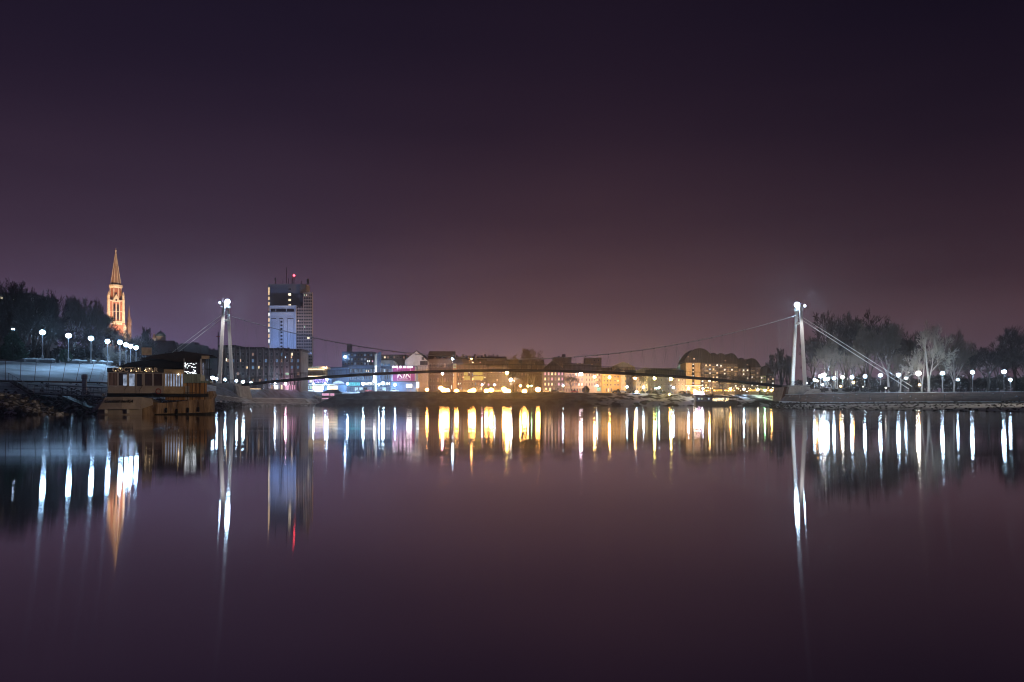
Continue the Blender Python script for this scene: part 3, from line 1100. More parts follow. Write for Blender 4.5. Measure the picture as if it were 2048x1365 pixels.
def tree(key, px, pyt, Y, wpx, label, group, zg, name='bare_tree', cat='tree'):
    ms, wr = SPECIES[key]
    h = Z(pyt, Y) - zg
    half = wpx * .5 / F * Y
    r = random.Random(int(px * 7 + pyt))
    root = thing(name, (X(px, Y), Y, zg), label, cat, group, r.random() * 6.28)
    sx = min(max(half / (wr * h), .55), 1.6)
    root.scale = (h * sx, h * sx, h)
    for me in ms:
        o = bpy.data.objects.new(me.name, me)
        C.objects.link(o)
        o.parent = root
        ORG[o.name] = ORG[root.name]
    return root


gR = 'bare trees in the park beyond the right bank'
ZR = 5.1
for key, px, pyt, Y, wpx, label in (
    ('dark_a', 1668, 618, 318, 120, 'tall dark bare tree just right of the right pylon'),
    ('dark_b', 1725, 617, 326, 120, 'wide dark bare tree, tallest of the pair behind the stay cables'),
    ('dark_a', 1628, 668, 330, 90, 'dark bare tree directly behind the right pylon'),
    ('grey_a', 1655, 672, 300, 90, 'grey twiggy tree above the cluster of lamps beside the right pylon'),
    ('grey_a', 1740, 642, 304, 90, 'lamplit grey tree with dense fine twigs crossed by the stay cables'),
    ('grey_b', 1778, 642, 308, 80, 'grey tree with bare upright top between the stay cables and the white birch'),
    ('dark_b', 1820, 660, 330, 110, 'dark tree behind and left of the white birch'),
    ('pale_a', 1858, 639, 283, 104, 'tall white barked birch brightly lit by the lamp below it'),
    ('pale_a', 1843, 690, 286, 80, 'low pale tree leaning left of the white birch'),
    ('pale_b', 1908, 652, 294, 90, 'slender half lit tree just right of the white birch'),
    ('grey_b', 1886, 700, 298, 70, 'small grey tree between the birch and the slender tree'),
    ('dark_b', 1975, 682, 312, 110, 'broad dark tree right of the slender half lit tree'),
    ('dark_a', 1940, 700, 320, 90, 'dark tree behind the gap right of the slender half lit tree'),
    ('dark_a', 2028, 650, 326, 110, 'tallest dark tree at the right edge of the park'),
    ('dark_b', 2050, 700, 300, 90, 'low dark tree at the right edge above the last lamps'),
    ('grey_a', 1700, 690, 296, 80, 'grey tree low behind the middle of the lamp row'),
    ('grey_b', 1800, 705, 296, 80, 'short grey tree behind the lower end of the stay cables'),
    ('dark_b', 1690, 664, 334, 100, 'dark tree filling the gap behind the lit grey trees'),
    ('dark_a', 1780, 668, 338, 100, 'dark tree in the back row behind the grey trees'),
    ('dark_a', 2000, 698, 334, 100, 'dark tree in the back row near the right edge'),
    ('dark_b', 1900, 690, 340, 100, 'dark tree in the back row behind the slender tree'),
):
    tree(key, px, pyt, Y, wpx, label, gR, ZR)
gB = 'low shrubs along the park edge'
for px, pyt, w_, label in ((1650, 775, 22, 'low shrub by the left end of the white wall'), (1670, 776, 18, 'small shrub in front of the white wall'), (1692, 775, 22, 'spreading shrub in front of the white wall'),
                           (1710, 770, 26, 'dark shrub rising above the white wall'), (1728, 771, 22, 'dark shrub right of the taller wall shrub'), (1760, 769, 36, 'wide dark shrub at the right end of the white wall'),
                           (1790, 771, 28, 'dark shrub just left of the stay cable anchor'), (1830, 772, 40, 'wide dark shrub at the stay cable anchor'), (1743, 777, 20, 'pale low shrub between two dark shrubs by the wall')):
    tree('shrub', px, pyt, 272, w_, label, gB, 5.1, 'shrub', 'shrub')
for px, pyt, Y, w_, label in ((1546, 706, 560, 34, 'tall bare poplar left of the amber lights'), (1562, 694, 575, 36, 'tall bare poplar above the amber lights'), (1578, 708, 590, 34, 'bare poplar touching the right pylon'), (1534, 722, 565, 26, 'short bare poplar beside the last humped roof')):
    tree('poplar', px, pyt, Y, w_, label, 'poplars beyond the bridge end', 7.0, 'poplar')
gL = 'dark trees behind the left promenade'
ZL = 9.0
for key, px, pyt, Y, wpx, label in (
    ('dark_a', 28, 553, 178, 130, 'tallest dark tree in front of the lit windows on the left'),
    ('dark_b', -20, 580, 172, 120, 'dark tree cut off by the left edge'),
    ('dark_b', 70, 572, 184, 110, 'wide dark tree right of the tallest left tree'),
    ('dark_a', 100, 580, 190, 90, 'dark drooping tree above the second globe lamp'),
    ('dark_b', 50, 610, 168, 120, 'lower dark tree in front of the lit windows'),
    ('dark_a', 5, 630, 166, 100, 'low dark tree behind the conifer'),
    ('dark_b', 95, 628, 170, 100, 'low dark tree behind the first globe lamp'),
    ('grey_b', 147, 588, 205, 70, 'round crowned bare tree above the second and third globe lamps'),
    ('grey_a', 188, 591, 210, 70, 'round crowned bare tree just left of the church'),
    ('dark_b', 135, 650, 180, 90, 'low dark tree behind the second globe lamp'),
    ('dark_a', 185, 655, 185, 80, 'low dark tree behind the third globe lamp'),
    ('dark_b', 222, 640, 240, 50, 'bare tree in front of the foot of the church tower'),
    ('dark_a', 270, 668, 250, 60, 'bare tree below the small church spire'),
    ('poplar', 295, 652, 330, 44, 'upright bare tree left of the dome'),
    ('dark_b', 296, 676, 260, 60, 'low bare tree between the lamps and the dome'),
):
    tree(key, px, pyt, Y, wpx, label, gL, ZL)
nth_ = ('first', 'second', 'third', 'fourth', 'fifth', 'sixth', 'seventh', 'eighth', 'ninth', 'tenth', 'eleventh', 'twelfth', 'thirteenth')
for k in range(13):
    tree('shrub', 1632 + k * 36, 752 - (k * 5) % 9, 336 + (k * 7) % 12, 76, 'dark thicket under the park trees, %s from the left' % nth_[k], 'thickets under the park trees', ZR, 'thicket', 'thicket')
for k in range(8):
    tree('shrub', -6 + k * 33, 683 + (k * 5) % 8, 196 + (k * 7) % 12, 70, 'dark thicket behind the left promenade lamps, %s from the left' % nth_[k], 'thickets behind the left promenade', ZL, 'thicket', 'thicket')
tree('dark_b', 243, 655, 246, 44, 'bare tree hiding the right foot of the church tower', gL, ZL)
tree('dark_a', 254, 672, 262, 44, 'low bare tree below the small church spire, left one', gL, ZL)
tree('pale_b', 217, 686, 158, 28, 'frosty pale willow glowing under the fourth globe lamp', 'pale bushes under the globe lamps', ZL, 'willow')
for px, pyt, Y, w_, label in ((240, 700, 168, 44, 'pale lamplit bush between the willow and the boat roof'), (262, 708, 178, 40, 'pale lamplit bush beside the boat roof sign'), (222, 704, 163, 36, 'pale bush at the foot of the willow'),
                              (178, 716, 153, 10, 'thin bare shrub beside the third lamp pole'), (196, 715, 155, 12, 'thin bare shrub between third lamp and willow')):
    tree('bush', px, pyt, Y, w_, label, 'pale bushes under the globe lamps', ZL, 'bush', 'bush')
gC = 'bare trees in front of the town'
for key, px, pyt, Y, wpx, label in (
    ('grey_b', 1055, 694, 470, 40, 'tall bare tree rising above the bridge right of the yellow light'),
    ('grey_a', 1028, 706, 465, 44, 'bare tree behind the yellow light'),
    ('grey_a', 1036, 752, 436, 40, 'small lit tree between the big sodium lamps'),
    ('dark_b', 1142, 748, 428, 34, 'leaning bare tree in front of the beige house'),
    ('grey_b', 1068, 728, 462, 40, 'bare tree beside the taupe house'),
    ('dark_a', 1446, 745, 446, 34, 'bare tree in front of the balconies of the humped roof flats'),
    ('dark_b', 1480, 748, 448, 40, 'bare tree before the middle of the humped roof flats'),
    ('dark_b', 1285, 748, 436, 26, 'thin bare tree in front of the cream gabled house'),
    ('dark_a', 1330, 745, 470, 60, 'bare tree before the dark block left of the humped roof flats'),
):
    tree(key, px, pyt, Y, wpx, label, gC, 7.3)


def leafy(name, label, cat, group, px, pyt, Y, wpx, zg, prof, mat, n=2600, leaf=.16, seed=1):
    """evergreen: stem and a crown of small needle clumps following a profile of radius against height"""
    root = thing(name, (X(px, Y), Y, zg), label, cat, group)
    h = Z(pyt, Y) - zg
    hw = wpx * .5 / F * Y
    rnd = random.Random(seed)
    s = MB(); s.pipe([(0, 0, 0), (0, 0, h * .9)], [hw * .09, hw * .02], 6); s.build('trunk', 'bark', root, local=True)
    c = MB()
    for _ in range(n):
        t = rnd.random()
        rr = 0
        for (t0, r0), (t1, r1) in zip(prof, prof[1:]):
            if t0 <= t <= t1:
                rr = r0 + (r1 - r0) * (t - t0) / (t1 - t0)
        a = rnd.random() * 6.28
        lump = 1 + .22 * math.sin(a * 3 + t * 17 + seed) + .14 * math.sin(a * 7 - t * 31)
        q = hw * rr * lump * (rnd.random() ** .35)
        p = Vector((q * math.cos(a), q * math.sin(a), t * h))
        d = Vector((math.cos(a), math.sin(a), rnd.uniform(-.3, 1.0))).normalized()
        u = d.cross(Vector((rnd.uniform(-1, 1), rnd.uniform(-1, 1), rnd.uniform(-1, 1)))).normalized()
        l_ = leaf * rnd.uniform(.6, 1.5)
        c.add([p - u * l_ * .35, p + d * l_ * 1.3, p + u * l_ * .35], [(0, 1, 2)])
    c.build('crown', mat, root, local=True)
    return root


CON = [(0, .25), (.06, .9), (.2, 1.0), (.5, .72), (.8, .32), (1.0, .03)]
RND = [(0, .5), (.12, .85), (.4, 1.0), (.7, .8), (.92, .4), (1.0, .05)]
leafy('conifer', 'broad dark green conifer with a lamp behind its tip', 'conifer', None, 26, 662, 141, 42, 9.0, CON, 'needle', 5200, .30, 3)
leafy('round_shrub', 'dark clipped egg shaped shrub in front of the second lamp pole', 'shrub', None, 131, 700, 148, 20, 9.0, RND, 'needle', 2200, .2, 5)
leafy('round_shrub', 'large dark ball shaped bush in front of the beige houses', 'shrub', None, 1172, 773, 421, 12, 6.9, RND, 'hedge_leaf', 1800, .35, 6)
leafy('conifer', 'small dark fir standing before the roadside church', 'conifer', None, 1236, 779, 422, 8, 6.9, CON, 'hedge_leaf', 700, .3, 8)
gH = 'hedges along the far promenade'
for i, (px, w_, lab) in enumerate(((1265, 12, 'low dark hedge left of the white ground light'), (1285, 9, 'low dark hedge right of the white ground light'), (1297, 9, 'short dark hedge before the cream gabled house'),
                                   (1310, 9, 'short dark hedge under the yellow street lamp'), (1326, 10, 'low dark hedge between the two yellow street lamps'), (1364, 14, 'dark hedge left of the floating bar'), (1375, 12, 'dark hedge behind the floating bar'))):
    leafy('hedge', lab, 'hedge', gH, px, 782.5, 424, w_, 6.2, RND, 'hedge_leaf', 500, .35, 20 + i)

# planters with snow on top along the left promenade
gP = 'snow capped planters on the left promenade'
for i, (px, Y, ln, lab) in enumerate(((34, 146.5, 3.2, 'snow capped planter right of the conifer'), (62, 147.6, 2.6, 'low planter left of the first lamp pole'), (93, 149, 2.7, 'snow capped planter right of the first lamp pole'),
                                      (147, 152, 2.6, 'snow capped planter right of the clipped shrub'), (170, 154, 3.6, 'long snowy planter left of the third lamp pole'), (192, 155.5, 3.0, 'snowy planter right of the third lamp pole'), (212, 158, 2.4, 'planter at the foot of the pale willow'))):
    pl = thing('planter', (X(px, Y), Y, 8.9), lab, 'planter', gP)
    m = MB(); m.box(-ln / 2, ln / 2, -.5, .5, 0, .5); m.build('box', 'dark_concrete', pl, local=True)
    m = MB()
    rr = random.Random(i)
    for k in range(5):
        u = -ln / 2 + ln * (k + .5) / 5
        m.lathe((u, 0, .5), [(.5, 0), (.46, .1 + .1 * rr.random()), (.2, .22 + .12 * rr.random())], 8)
    m.build('snow_cap', 'snow', pl, local=True)
gk = thing('utility_box', (X(116, 150), 150, 8.9), 'dark slim cabinet between the planters left of the clipped shrub', 'cabinet')
m = MB(); m.box(-.25, .25, -.2, .2, .1, 1.35); m.build('cabinet_body', 'dark_steel', gk, local=True)
m = MB(); m.box(-.3, .3, -.25, .25, 1.35, 1.42); m.box(-.22, .22, -.17, .17, 0, .1); m.build('cabinet_lid', 'dark_concrete', gk, local=True)

# gangways from the bank to the boat
def gangway(label, a, b, wd, n, mat):
    a, b = Vector(a), Vector(b)
    g = thing('gangway', a, label, 'gangway')
    d = b - a
    s = Vector((-d.y, d.x, 0)).normalized() * wd * .5
    m = MB()
    up = Vector((0, 0, .12))
    m.add([a - s, a + s, b + s, b - s, a - s + up, a + s + up, b + s + up, b - s + up], [(0, 3, 2, 1), (4, 5, 6, 7), (0, 1, 5, 4), (1, 2, 6, 5), (2, 3, 7, 6), (3, 0, 4, 7)])
    m.build('walkway', 'dark_steel', g)
    for sg in (-1, 1):
        m = MB()
        for h in (.15, .55, 1.15):
            m.tube(a + s * sg + Vector((0, 0, h)), b + s * sg + Vector((0, 0, h)), .03 if h < 1 else .04, None, 5)
        for k in range(n + 1):
            p = a.lerp(b, k / n) + s * sg
            m.tube(p, p + Vector((0, 0, 1.15)), .028, None, 5)
        m.build('railing', mat, g)
    return g


gangway('long railed gangway leading from the bank towards the boat', P(68, 788, 99), P(216, 797, 89), 1.4, 10, 'steel')
st = thing('bank_stair', P(22, 762, 116), 'dark steel stair running down the snow slope', 'stair')
m = MB()
a, b = P(22, 762, 116), P(72, 792, 99)
for sg in (-.6, .6):
    o_ = Vector((0, sg, 0))
    m.tube(a + o_, b + o_, .14, None, 4)
for k in range(16):
    p = a.lerp(b, (k + .5) / 16)
    m.box(p.x - .16, p.x + .16, p.y - .6, p.y + .6, p.z - .03, p.z + .05)
m.build('flight', 'dark_steel', st)
m = MB()
for k in range(6):
    p = a.lerp(b, k / 5) + Vector((0, -.6, 0))
    m.tube(p, p + Vector((0, 0, 1.1)), .03)
m.tube(a + Vector((0, -.6, 1.1)), b + Vector((0, -.6, 1.1)), .035)
m.build('railing', 'steel', st)
for a_, b_, lab in (((186, 815, 87.5), (150, 806, 104), 'slack mooring rope from the bow of the bar boat to the stones'), ((196, 806, 87.5), (169, 793, 100.6), 'mooring rope from the bow of the bar boat to the steel post')):
    rp0 = thing('mooring_rope', P(*a_), lab, 'rope', 'mooring ropes of the bar boat')
    p, q = P(*a_), P(*b_)
    MB().pipe([p.lerp(q, k / 8) - Vector((0, 0, .5 * math.sin(PI * k / 8))) for k in range(9)], [.03] * 9, 5).build('rope', 'tarp', rp0)
gangway('short dark gangplank sloping down behind the bow of the boat', P(125, 792, 100), P(186, 818, 88), 1.0, 6, 'dark_steel')
mo = thing('mooring_post', P(169, 790, 101), 'grey steel mooring post standing behind the gangway', 'post')
m = MB(); m.lathe(P(169, 797, 101), [(.30, 0), (.28, 2.4), (.36, 2.5), (.36, 2.9)], 10); m.build('pile', 'steel', mo)
m = MB(); m.lathe(P(169, 797, 101) + Vector((0, 0, 2.9)), [(.38, 0), (.3, .1), (.1, .18)], 10); m.build('snow_cap', 'snow', mo)


# ------------------------------------------------------------------ buildings
ZG = 7.2
WM = {}


def win_mesh(w_, h_, mat, frame='trim'):
    k = (round(w_, 2), round(h_, 2), mat, frame)
    if k not in WM:
        m = MB()
        t = min(.12, w_ * .14)
        x, z = w_ / 2, h_ / 2
        m.box(-x, x, -.07, 0, -z, -z + t); m.box(-x, x, -.07, 0, z - t, z)
        m.box(-x, -x + t, -.07, 0, -z + t, z - t); m.box(x - t, x, -.07, 0, -z + t, z - t)
        if w_ > .9:
            m.box(-.04, .04, -.06, 0, -z + t, z - t)
        m.mi = 1
        for a, b in (((-x + t, -.04) if w_ > .9 else (-x + t, x - t)), ((.04, x - t) if w_ > .9 else (0, 0))):
            if b > a:
                m.box(a, b, -.03, 0, -z + t, z - t)
        me = bpy.data.meshes.new('window')
        me.from_pydata(m.v, [], m.f)
        me.materials.append(MT[frame]); me.materials.append(MT[mat])
        me.polygons.foreach_set('material_index', m.m)
        WM[k] = me
    return WM[k]


def win(root, x, y, z, w_, h_, mat, rz=0.0, name='window', frame='trim'):
    o = bpy.data.objects.new(name, win_mesh(w_, h_, mat, frame))
    C.objects.link(o)
    o.parent = root
    o.location = Vector((x, y, z)) - ORG[root.name]
    o.rotation_euler = (0, 0, rz)
    ORG[o.name] = ORG[root.name]
    return o


def wpx(root, Y, px, py, w_, h_, mat, **k):
    """window centred on a photo position on a facade at distance Y (sizes in photo px)"""
    return win(root, X(px, Y), Y, Z(py, Y), w_ * Y / F, h_ * Y / F, mat, **k)


def wgrid(root, Y, x0, x1, y0, y1, nx, ny, fw, fh, seed, mats, frame='trim'):
    r = random.Random(seed)
    for j in range(ny):
        for i in range(nx):
            px = x0 + (x1 - x0) * (i + .5) / nx
            py = y0 + (y1 - y0) * (j + .5) / ny
            t, acc, mt_ = r.random(), 0, 'dark_glass'
            for mm, p_ in mats:
                acc += p_
                if t < acc:
                    mt_ = mm
                    break
            wpx(root, Y, px, py, (x1 - x0) / nx * fw, (y1 - y0) / ny * fh, mt_, frame=frame)


def block(name, label, cat, px0, px1, pyt, Y, D, wall, roof='flat', rmat='roof_dark', pyr=None, zg=ZG, group=None, over=.3):
    x0, x1, zt = X(px0, Y), X(px1, Y), Z(pyt, Y)
    root = thing(name, ((x0 + x1) / 2, Y, zg), label, cat, group)
    MB().box(x0, x1, Y, Y + D, zg - .3, zt).build('wall', wall, root)
    m = MB()
    if roof == 'flat':
        m.box(x0 - .12, x1 + .12, Y - .12, Y + D + .12, zt, zt + .35)
    elif roof == 'gable_x':
        zr = Z(pyr, Y + D / 2)
        m.prism_x([(Y - over, zt), (Y + D + over, zt), (Y + D / 2, zr)], x0 - over, x1 + over)
    elif roof == 'hip':
        zr = Z(pyr, Y + D / 2)
        k = min(D / 2, (x1 - x0) / 2.2)
        a, b, c, d = x0 - over, x1 + over, Y - over, Y + D + over
        m.add([(a, c, zt), (b, c, zt), (b, d, zt), (a, d, zt), (a + k, Y + D / 2, zr), (b - k, Y + D / 2, zr)], [(0, 3, 2, 1), (0, 1, 5, 4), (1, 2, 5), (2, 3, 4, 5), (3, 0, 4)])
    elif roof == 'gable_y':
        zr = Z(pyr, Y)
        m.prism_y([(x0 - over, zt), (x1 + over, zt), ((x0 + x1) / 2, zr)], Y - over, Y + D)
    rf = m.build('roof', rmat, root)
    return root, rf


def chim(rf, Y, px, pyt, pyb, w_, D, mat='wall_taupe', dy=None):
    m = MB()
    y = Y + (D * .45 if dy is None else dy)
    x = X(px, y)
    h = w_ * y / F / 2
    m.box(x - h, x + h, y - h, y + h, Z(pyb, y) - .5, Z(pyt, y))
    m.box(x - h - .12, x + h + .12, y - h - .12, y + h + .12, Z(pyt, y), Z(pyt, y) + .2)
    m.build('chimney', mat, rf)


# --- church with the lit spire
YC = 480.0
church = thing('church', (X(231.5, YC), YC, ZG), 'floodlit brick church with a tall pointed gothic spire', 'church')
KC = YC / F


def cz(py): return Z(py, YC) - ZG


def cbox(m, s, z0, z1, s2=None):
    h, h2 = s / 2, (s2 or s) / 2
    m.add([(-h, -h, z0), (h, -h, z0), (h, h, z0), (-h, h, z0), (-h2, -h2, z1), (h2, -h2, z1), (h2, h2, z1), (-h2, h2, z1)],
          [(0, 3, 2, 1), (4, 5, 6, 7), (0, 1, 5, 4), (1, 2, 6, 5), (2, 3, 7, 6), (3, 0, 4, 7)])


def rotz(m, a=R(30)):
    c, s = math.cos(a), math.sin(a)
    m.v = [(x * c - y * s, x * s + y * c, z) for x, y, z in m.v]
    return m


m = MB(); cbox(m, 9.2, -.3, cz(646)); cbox(m, 7.8, cz(646), cz(602)); twr = rotz(m).build('tower', 'brick', church, local=True)
m = MB(); m.lathe((0, 0, 0), [(3.45, cz(602)), (3.3, cz(577))], 8, PI / 8); rotz(m).build('octagon', 'brick', church, local=True)
m = MB()
cbox(m, 9.5, cz(647), cz(644)); cbox(m, 8.2, cz(604.5), cz(602)); cbox(m, 8.1, cz(625), cz(624))
m.lathe((0, 0, 0), [(3.4, cz(577.5)), (3.9, cz(575)), (3.9, cz(571)), (3.6, cz(571))], 8, PI / 8)
for s in range(8):
    a = PI / 8 + s * PI / 4
    m.tube((3.35 * math.cos(a), 3.35 * math.sin(a), cz(602)), (3.25 * math.cos(a), 3.25 * math.sin(a), cz(577)), .32, .28, 6)
rotz(m).build('cornice', 'church_stone', church, local=True)
m = MB(); m.lathe((0, 0, 0), [(2.95, cz(571)), (1.5, cz(537)), (.12, cz(503))], 8, PI / 8); spire = rotz(m).build('spire', 'spire_tile', church, local=True)
m = MB()
for s in range(8):
    a = PI / 8 + s * PI / 4
    m.pipe([(2.98 * math.cos(a), 2.98 * math.sin(a), cz(571)), (1.52 * math.cos(a), 1.52 * math.sin(a), cz(537)), (.13 * math.cos(a), .13 * math.sin(a), cz(503))], [.22, .17, .12], 5)
rotz(m).build('rib', 'church_stone', spire, local=True)
m = MB(); m.lathe((0, 0, cz(504)), [(.14, 0), (.5, .5), (.5, .9), (.16, 1.1), (.12, 1.6)], 8); m.tube((0, 0, cz(500)), (0, 0, cz(496.5)), .09); m.tube((-.45, 0, cz(498)), (.45, 0, cz(498)), .08)
m.build('finial', 'church_stone', spire, local=True)
for sx in (-1, 1):
    for sy in (-1, 1):
        m = MB()
        x, y = sx * 3.9, sy * 3.9
        m.box(x - .75, x + .75, y - .75, y + .75, cz(646), cz(624))
        m.box(x - .6, x + .6, y - .6, y + .6, cz(624), cz(602))
        m.lathe((x, y, cz(602)), [(.85, 0), (.6, .4), (.55, 2.4), (.75, 2.6), (.1, 5.2)], 8)
        m.box(sx * 4.6 - .8, sx * 4.6 + .8, sy * 4.6 - .8, sy * 4.6 + .8, -.3, cz(655))
        m.add([(sx * 4.6 - .8, sy * 4.6 - .8, cz(655)), (sx * 4.6 + .8, sy * 4.6 - .8, cz(655)), (sx * 4.6 + .8, sy * 4.6 + .8, cz(655)), (sx * 4.6 - .8, sy * 4.6 + .8, cz(655)), (x, y, cz(644))], [(0, 1, 4), (1, 2, 4), (2, 3, 4), (3, 0, 4)])
        rotz(m).build('pinnacle', 'church_stone', church, local=True)
for k in range(4):
    a = R(30) + k * PI / 2
    g = MB()
    y = -3.95
    g.prism_y([(-2.3, cz(606)), (2.3, cz(606)), (0, cz(590))], y - .25, y + .1)      # gable over the belfry opening
    g.box(-2.0, -1.65, y - .1, y + .1, cz(643), cz(606)); g.box(1.65, 2.0, y - .1, y + .1, cz(643), cz(606)); g.box(-.18, .18, y - .12, y + .1, cz(643), cz(608))
    rotz(g, a).build('gable', 'church_stone', church, local=True)
    for sx in (-.95, .95):
        g = MB()
        g.prism_y([(sx - .5, cz(641)), (sx + .5, cz(641)), (sx + .5, cz(612)), (sx, cz(608)), (sx - .5, cz(612))], y - .04, y + .02)
        rotz(g, a).build('louvred_opening', 'dark_glass', church, local=True)
    g = MB()
    g.lathe((0, 0, 0), [(.55, -.06), (.55, .06)], 10)
    g.v = [(x_, y - .3 - z_, cz(602) + y_) for x_, y_, z_ in g.v]
    rotz(g, a).build('clock_recess', 'dark_glass', church, local=True)
    g = MB(); g.prism_y([(-.4, cz(598)), (.4, cz(598)), (.4, cz(588)), (0, cz(585.5)), (-.4, cz(588))], -3.42, -3.1); rotz(g, a).build('lancet', 'dark_glass', church, local=True)
    g = MB(); g.box(-3.2, 3.2, -4.75, -4.6, cz(651), cz(646)); rotz(g, a).build('balustrade', 'church_stone', church, local=True)
# nave and small flèche behind
m = MB(); m.box(1, 30, 5, 19, -.3, 22); m.build('nave', 'brick', church, local=True)
m = MB(); m.prism_x([(4.4, 22), (19.6, 22), (12, 33)], .5, 30.5); nr = m.build('nave_roof', 'roof_brown', church, local=True)
fx = X(258, YC + 12) - X(231.5, YC)
m = MB(); m.lathe((fx, 12, 28), [(1.45, 0), (1.4, cz(648) - 28), (1.55, cz(647) - 28), (1.2, cz(641) - 28), (.5, cz(622) - 28), (.1, cz(606) - 28)], 8)
for s in range(4):
    a = s * PI / 2
    m.lathe((fx + 1.4 * math.cos(a), 12 + 1.4 * math.sin(a), cz(650)), [(.2, 0), (.2, 3), (.04, 5)], 6)
m.build('ridge_turret', 'spire_tile', church, local=True)
cx_, cy_ = X(231.5, YC), YC
spot('church_floodlight', (cx_ - 40, cy_ - 44, 12), (cx_, cy_, 64), (1, .58, .32), 300000, 52, .5)
spot('church_floodlight', (cx_ + 44, cy_ - 34, 16), (cx_, cy_, 62), (1, .80, .64), 400000, 52, .5)
spot('church_floodlight', (cx_ + 10, cy_ - 52, 12), (cx_, cy_, 66), (1, .64, .40), 220000, 44, .5)

# --- domed building and hazy blocks far to the left
dome = thing('domed_building', (X(316, 560), 560, ZG), 'hazy round domed building left of the stay cables', 'building')
m = MB(); m.box(-4.2, 4.2, 0, 8.4, -.3, Z(683, 560) - ZG); m.lathe((0, 4.2, Z(683, 560) - ZG), [(3.4, 0), (3.4, 3.4), (3.7, 3.6)], 12); m.build('drum', 'wall_beige', dome, local=True)
m = MB(); m.lathe((0, 4.2, Z(683, 560) - ZG + 3.6), [(3.6, 0), (3.2, 1.6), (2.1, 2.8), (.5, 3.4), (.4, 4.0), (.08, 4.8)], 14); m.build('dome', 'copper_green', dome, local=True)
m = MB(); m.lathe((-3.2, 1, Z(690, 560) - ZG), [(1.1, 0), (1.1, 4.2), (1.3, 4.4), (.1, 8.4)], 8); m.build('turret', 'church_stone', dome, local=True)
spot('dome_floodlight', (X(300, 545), 540, 14), (X(312, 560), 560, 42), (1, .75, .5), 60000, 40)
gF = 'dark hazy blocks far behind the left pylon'
b, rf = block('apartment_block', 'hazy stepped block behind the stay cables', 'building', 328, 402, 691, 640, 16, 'wall_purple', rmat='wall_purple', group=gF)
MB().box(X(336, 640), X(346, 640), 642, 650, Z(691, 640), Z(684, 640)).build('stair_tower', 'wall_purple', b)
MB().box(X(358, 640), X(386, 640), 642, 652, Z(691, 640), Z(687, 640)).build('upper_storey', 'wall_purple', b)
MB().box(X(382, 640), X(389, 640), 640.5, 650, Z(691, 640), Z(684.5, 640)).build('lift_tower', 'wall_purple', b)
b, rf = block('apartment_block', 'low hazy block between the stepped block and the left pylon', 'building', 398, 445, 700.5, 660, 16, 'wall_purple', rmat='wall_purple', group=gF)
for px in (408, 420, 428):
    chim(rf, 660, px, 698, 701, 4, 16, 'wall_purple')
ma = thing('radio_mast', (X(436.5, 500), 500, ZG), 'thin dark mast with a red band left of the left pylon', 'mast')
m = MB(); m.pipe([(0, 0, -.2), (0, 0, Z(664, 500) - ZG)], [.5, .3], 6); m.build('mast_pole', 'dark_steel', ma, local=True)
m = MB(); m.box(-1.2, 1.2, -.3, .3, Z(674.5, 500) - ZG, Z(673, 500) - ZG); m.build('red_band', 'car_red', ma, local=True)
lit_house = thing('house', (X(22, 232), 232, 9), 'block with a few warm lit windows hidden behind the left trees', 'building')
m = MB(); m.box(X(-60, 232), X(60, 232), 232, 246, 8.7, Z(590, 232)); m.build('wall', 'wall_dark', lit_house)
m = MB(); m.box(X(-62, 232), X(62, 232), 231.7, 246.3, Z(590, 232), Z(587, 232)); m.build('roof', 'roof_dark', lit_house)
for px, py, w_, h_, mt_ in ((3, 596, 8, 6, 'lit_cream'), (-6, 596, 7, 6, 'lit_warm'), (1, 614, 7, 5, 'lit_green'), (23, 603, 5, 7, 'lit_warm'), (29, 601, 6, 7, 'lit_cream'), (51, 602, 6, 8, 'lit_cream'), (40, 622, 6, 7, 'dark_glass')):
    wpx(lit_house, 232, px, py, w_, h_, mt_)

# --- low ribbed apartment block behind the left pylon
YL = 390.0
lb = thing('ribbed_apartment_block', (X(518, YL), YL, ZG), 'long dark apartment block with concrete ribs below the tower', 'building')
for x0, x1, yt in ((436, 472, 695.5), (472, 530, 699.5), (530, 571, 701.5), (571, 602, 703)):
    MB().box(X(x0, YL), X(x1, YL) - .02, YL, YL + 14, ZG - .3, Z(yt, YL)).build('wall', 'wall_dark', lb)
    MB().box(X(x0, YL), X(x1, YL) - .02, YL - .25, YL + 14.2, Z(yt, YL), Z(yt, YL) + 1.2).build('parapet', 'roof_dark', lb)
for px in (451, 461, 472.5, 480, 492, 499, 514, 526.5, 538, 548, 561, 567, 580, 588, 593.5, 600):
    yt = 693 if px < 472 else 695.5 if px < 505 else 699 if px < 570 else 700.5
    MB().prism_y([(X(px - .9, YL), Z(787, YL)), (X(px + .9, YL), Z(787, YL)), (X(px + .9, YL), Z(yt, YL)), (X(px - .2, YL), Z(yt - 2, YL)), (X(px - .9, YL), Z(yt, YL))], YL - 1.1, YL - .02).build('rib', 'wall_taupe', lb)
r = random.Random(5)
for j, py in enumerate((709, 722, 735, 748, 761)):
    for px in (443, 456, 466.5, 476, 486, 495.5, 506, 520, 532, 543, 554, 564, 574, 584, 596.5):
        t = r.random()
        mt_ = 'lit_dim' if t < .10 else 'lit_dimcool' if t < .24 else 'lit_cream' if t < .27 else 'dark_glass'
        mt_ = {(452, 722): 'lit_warm'}.get((px, py), mt_)
        wpx(lb, YL, px, py, 4.4, 6.5, mt_)
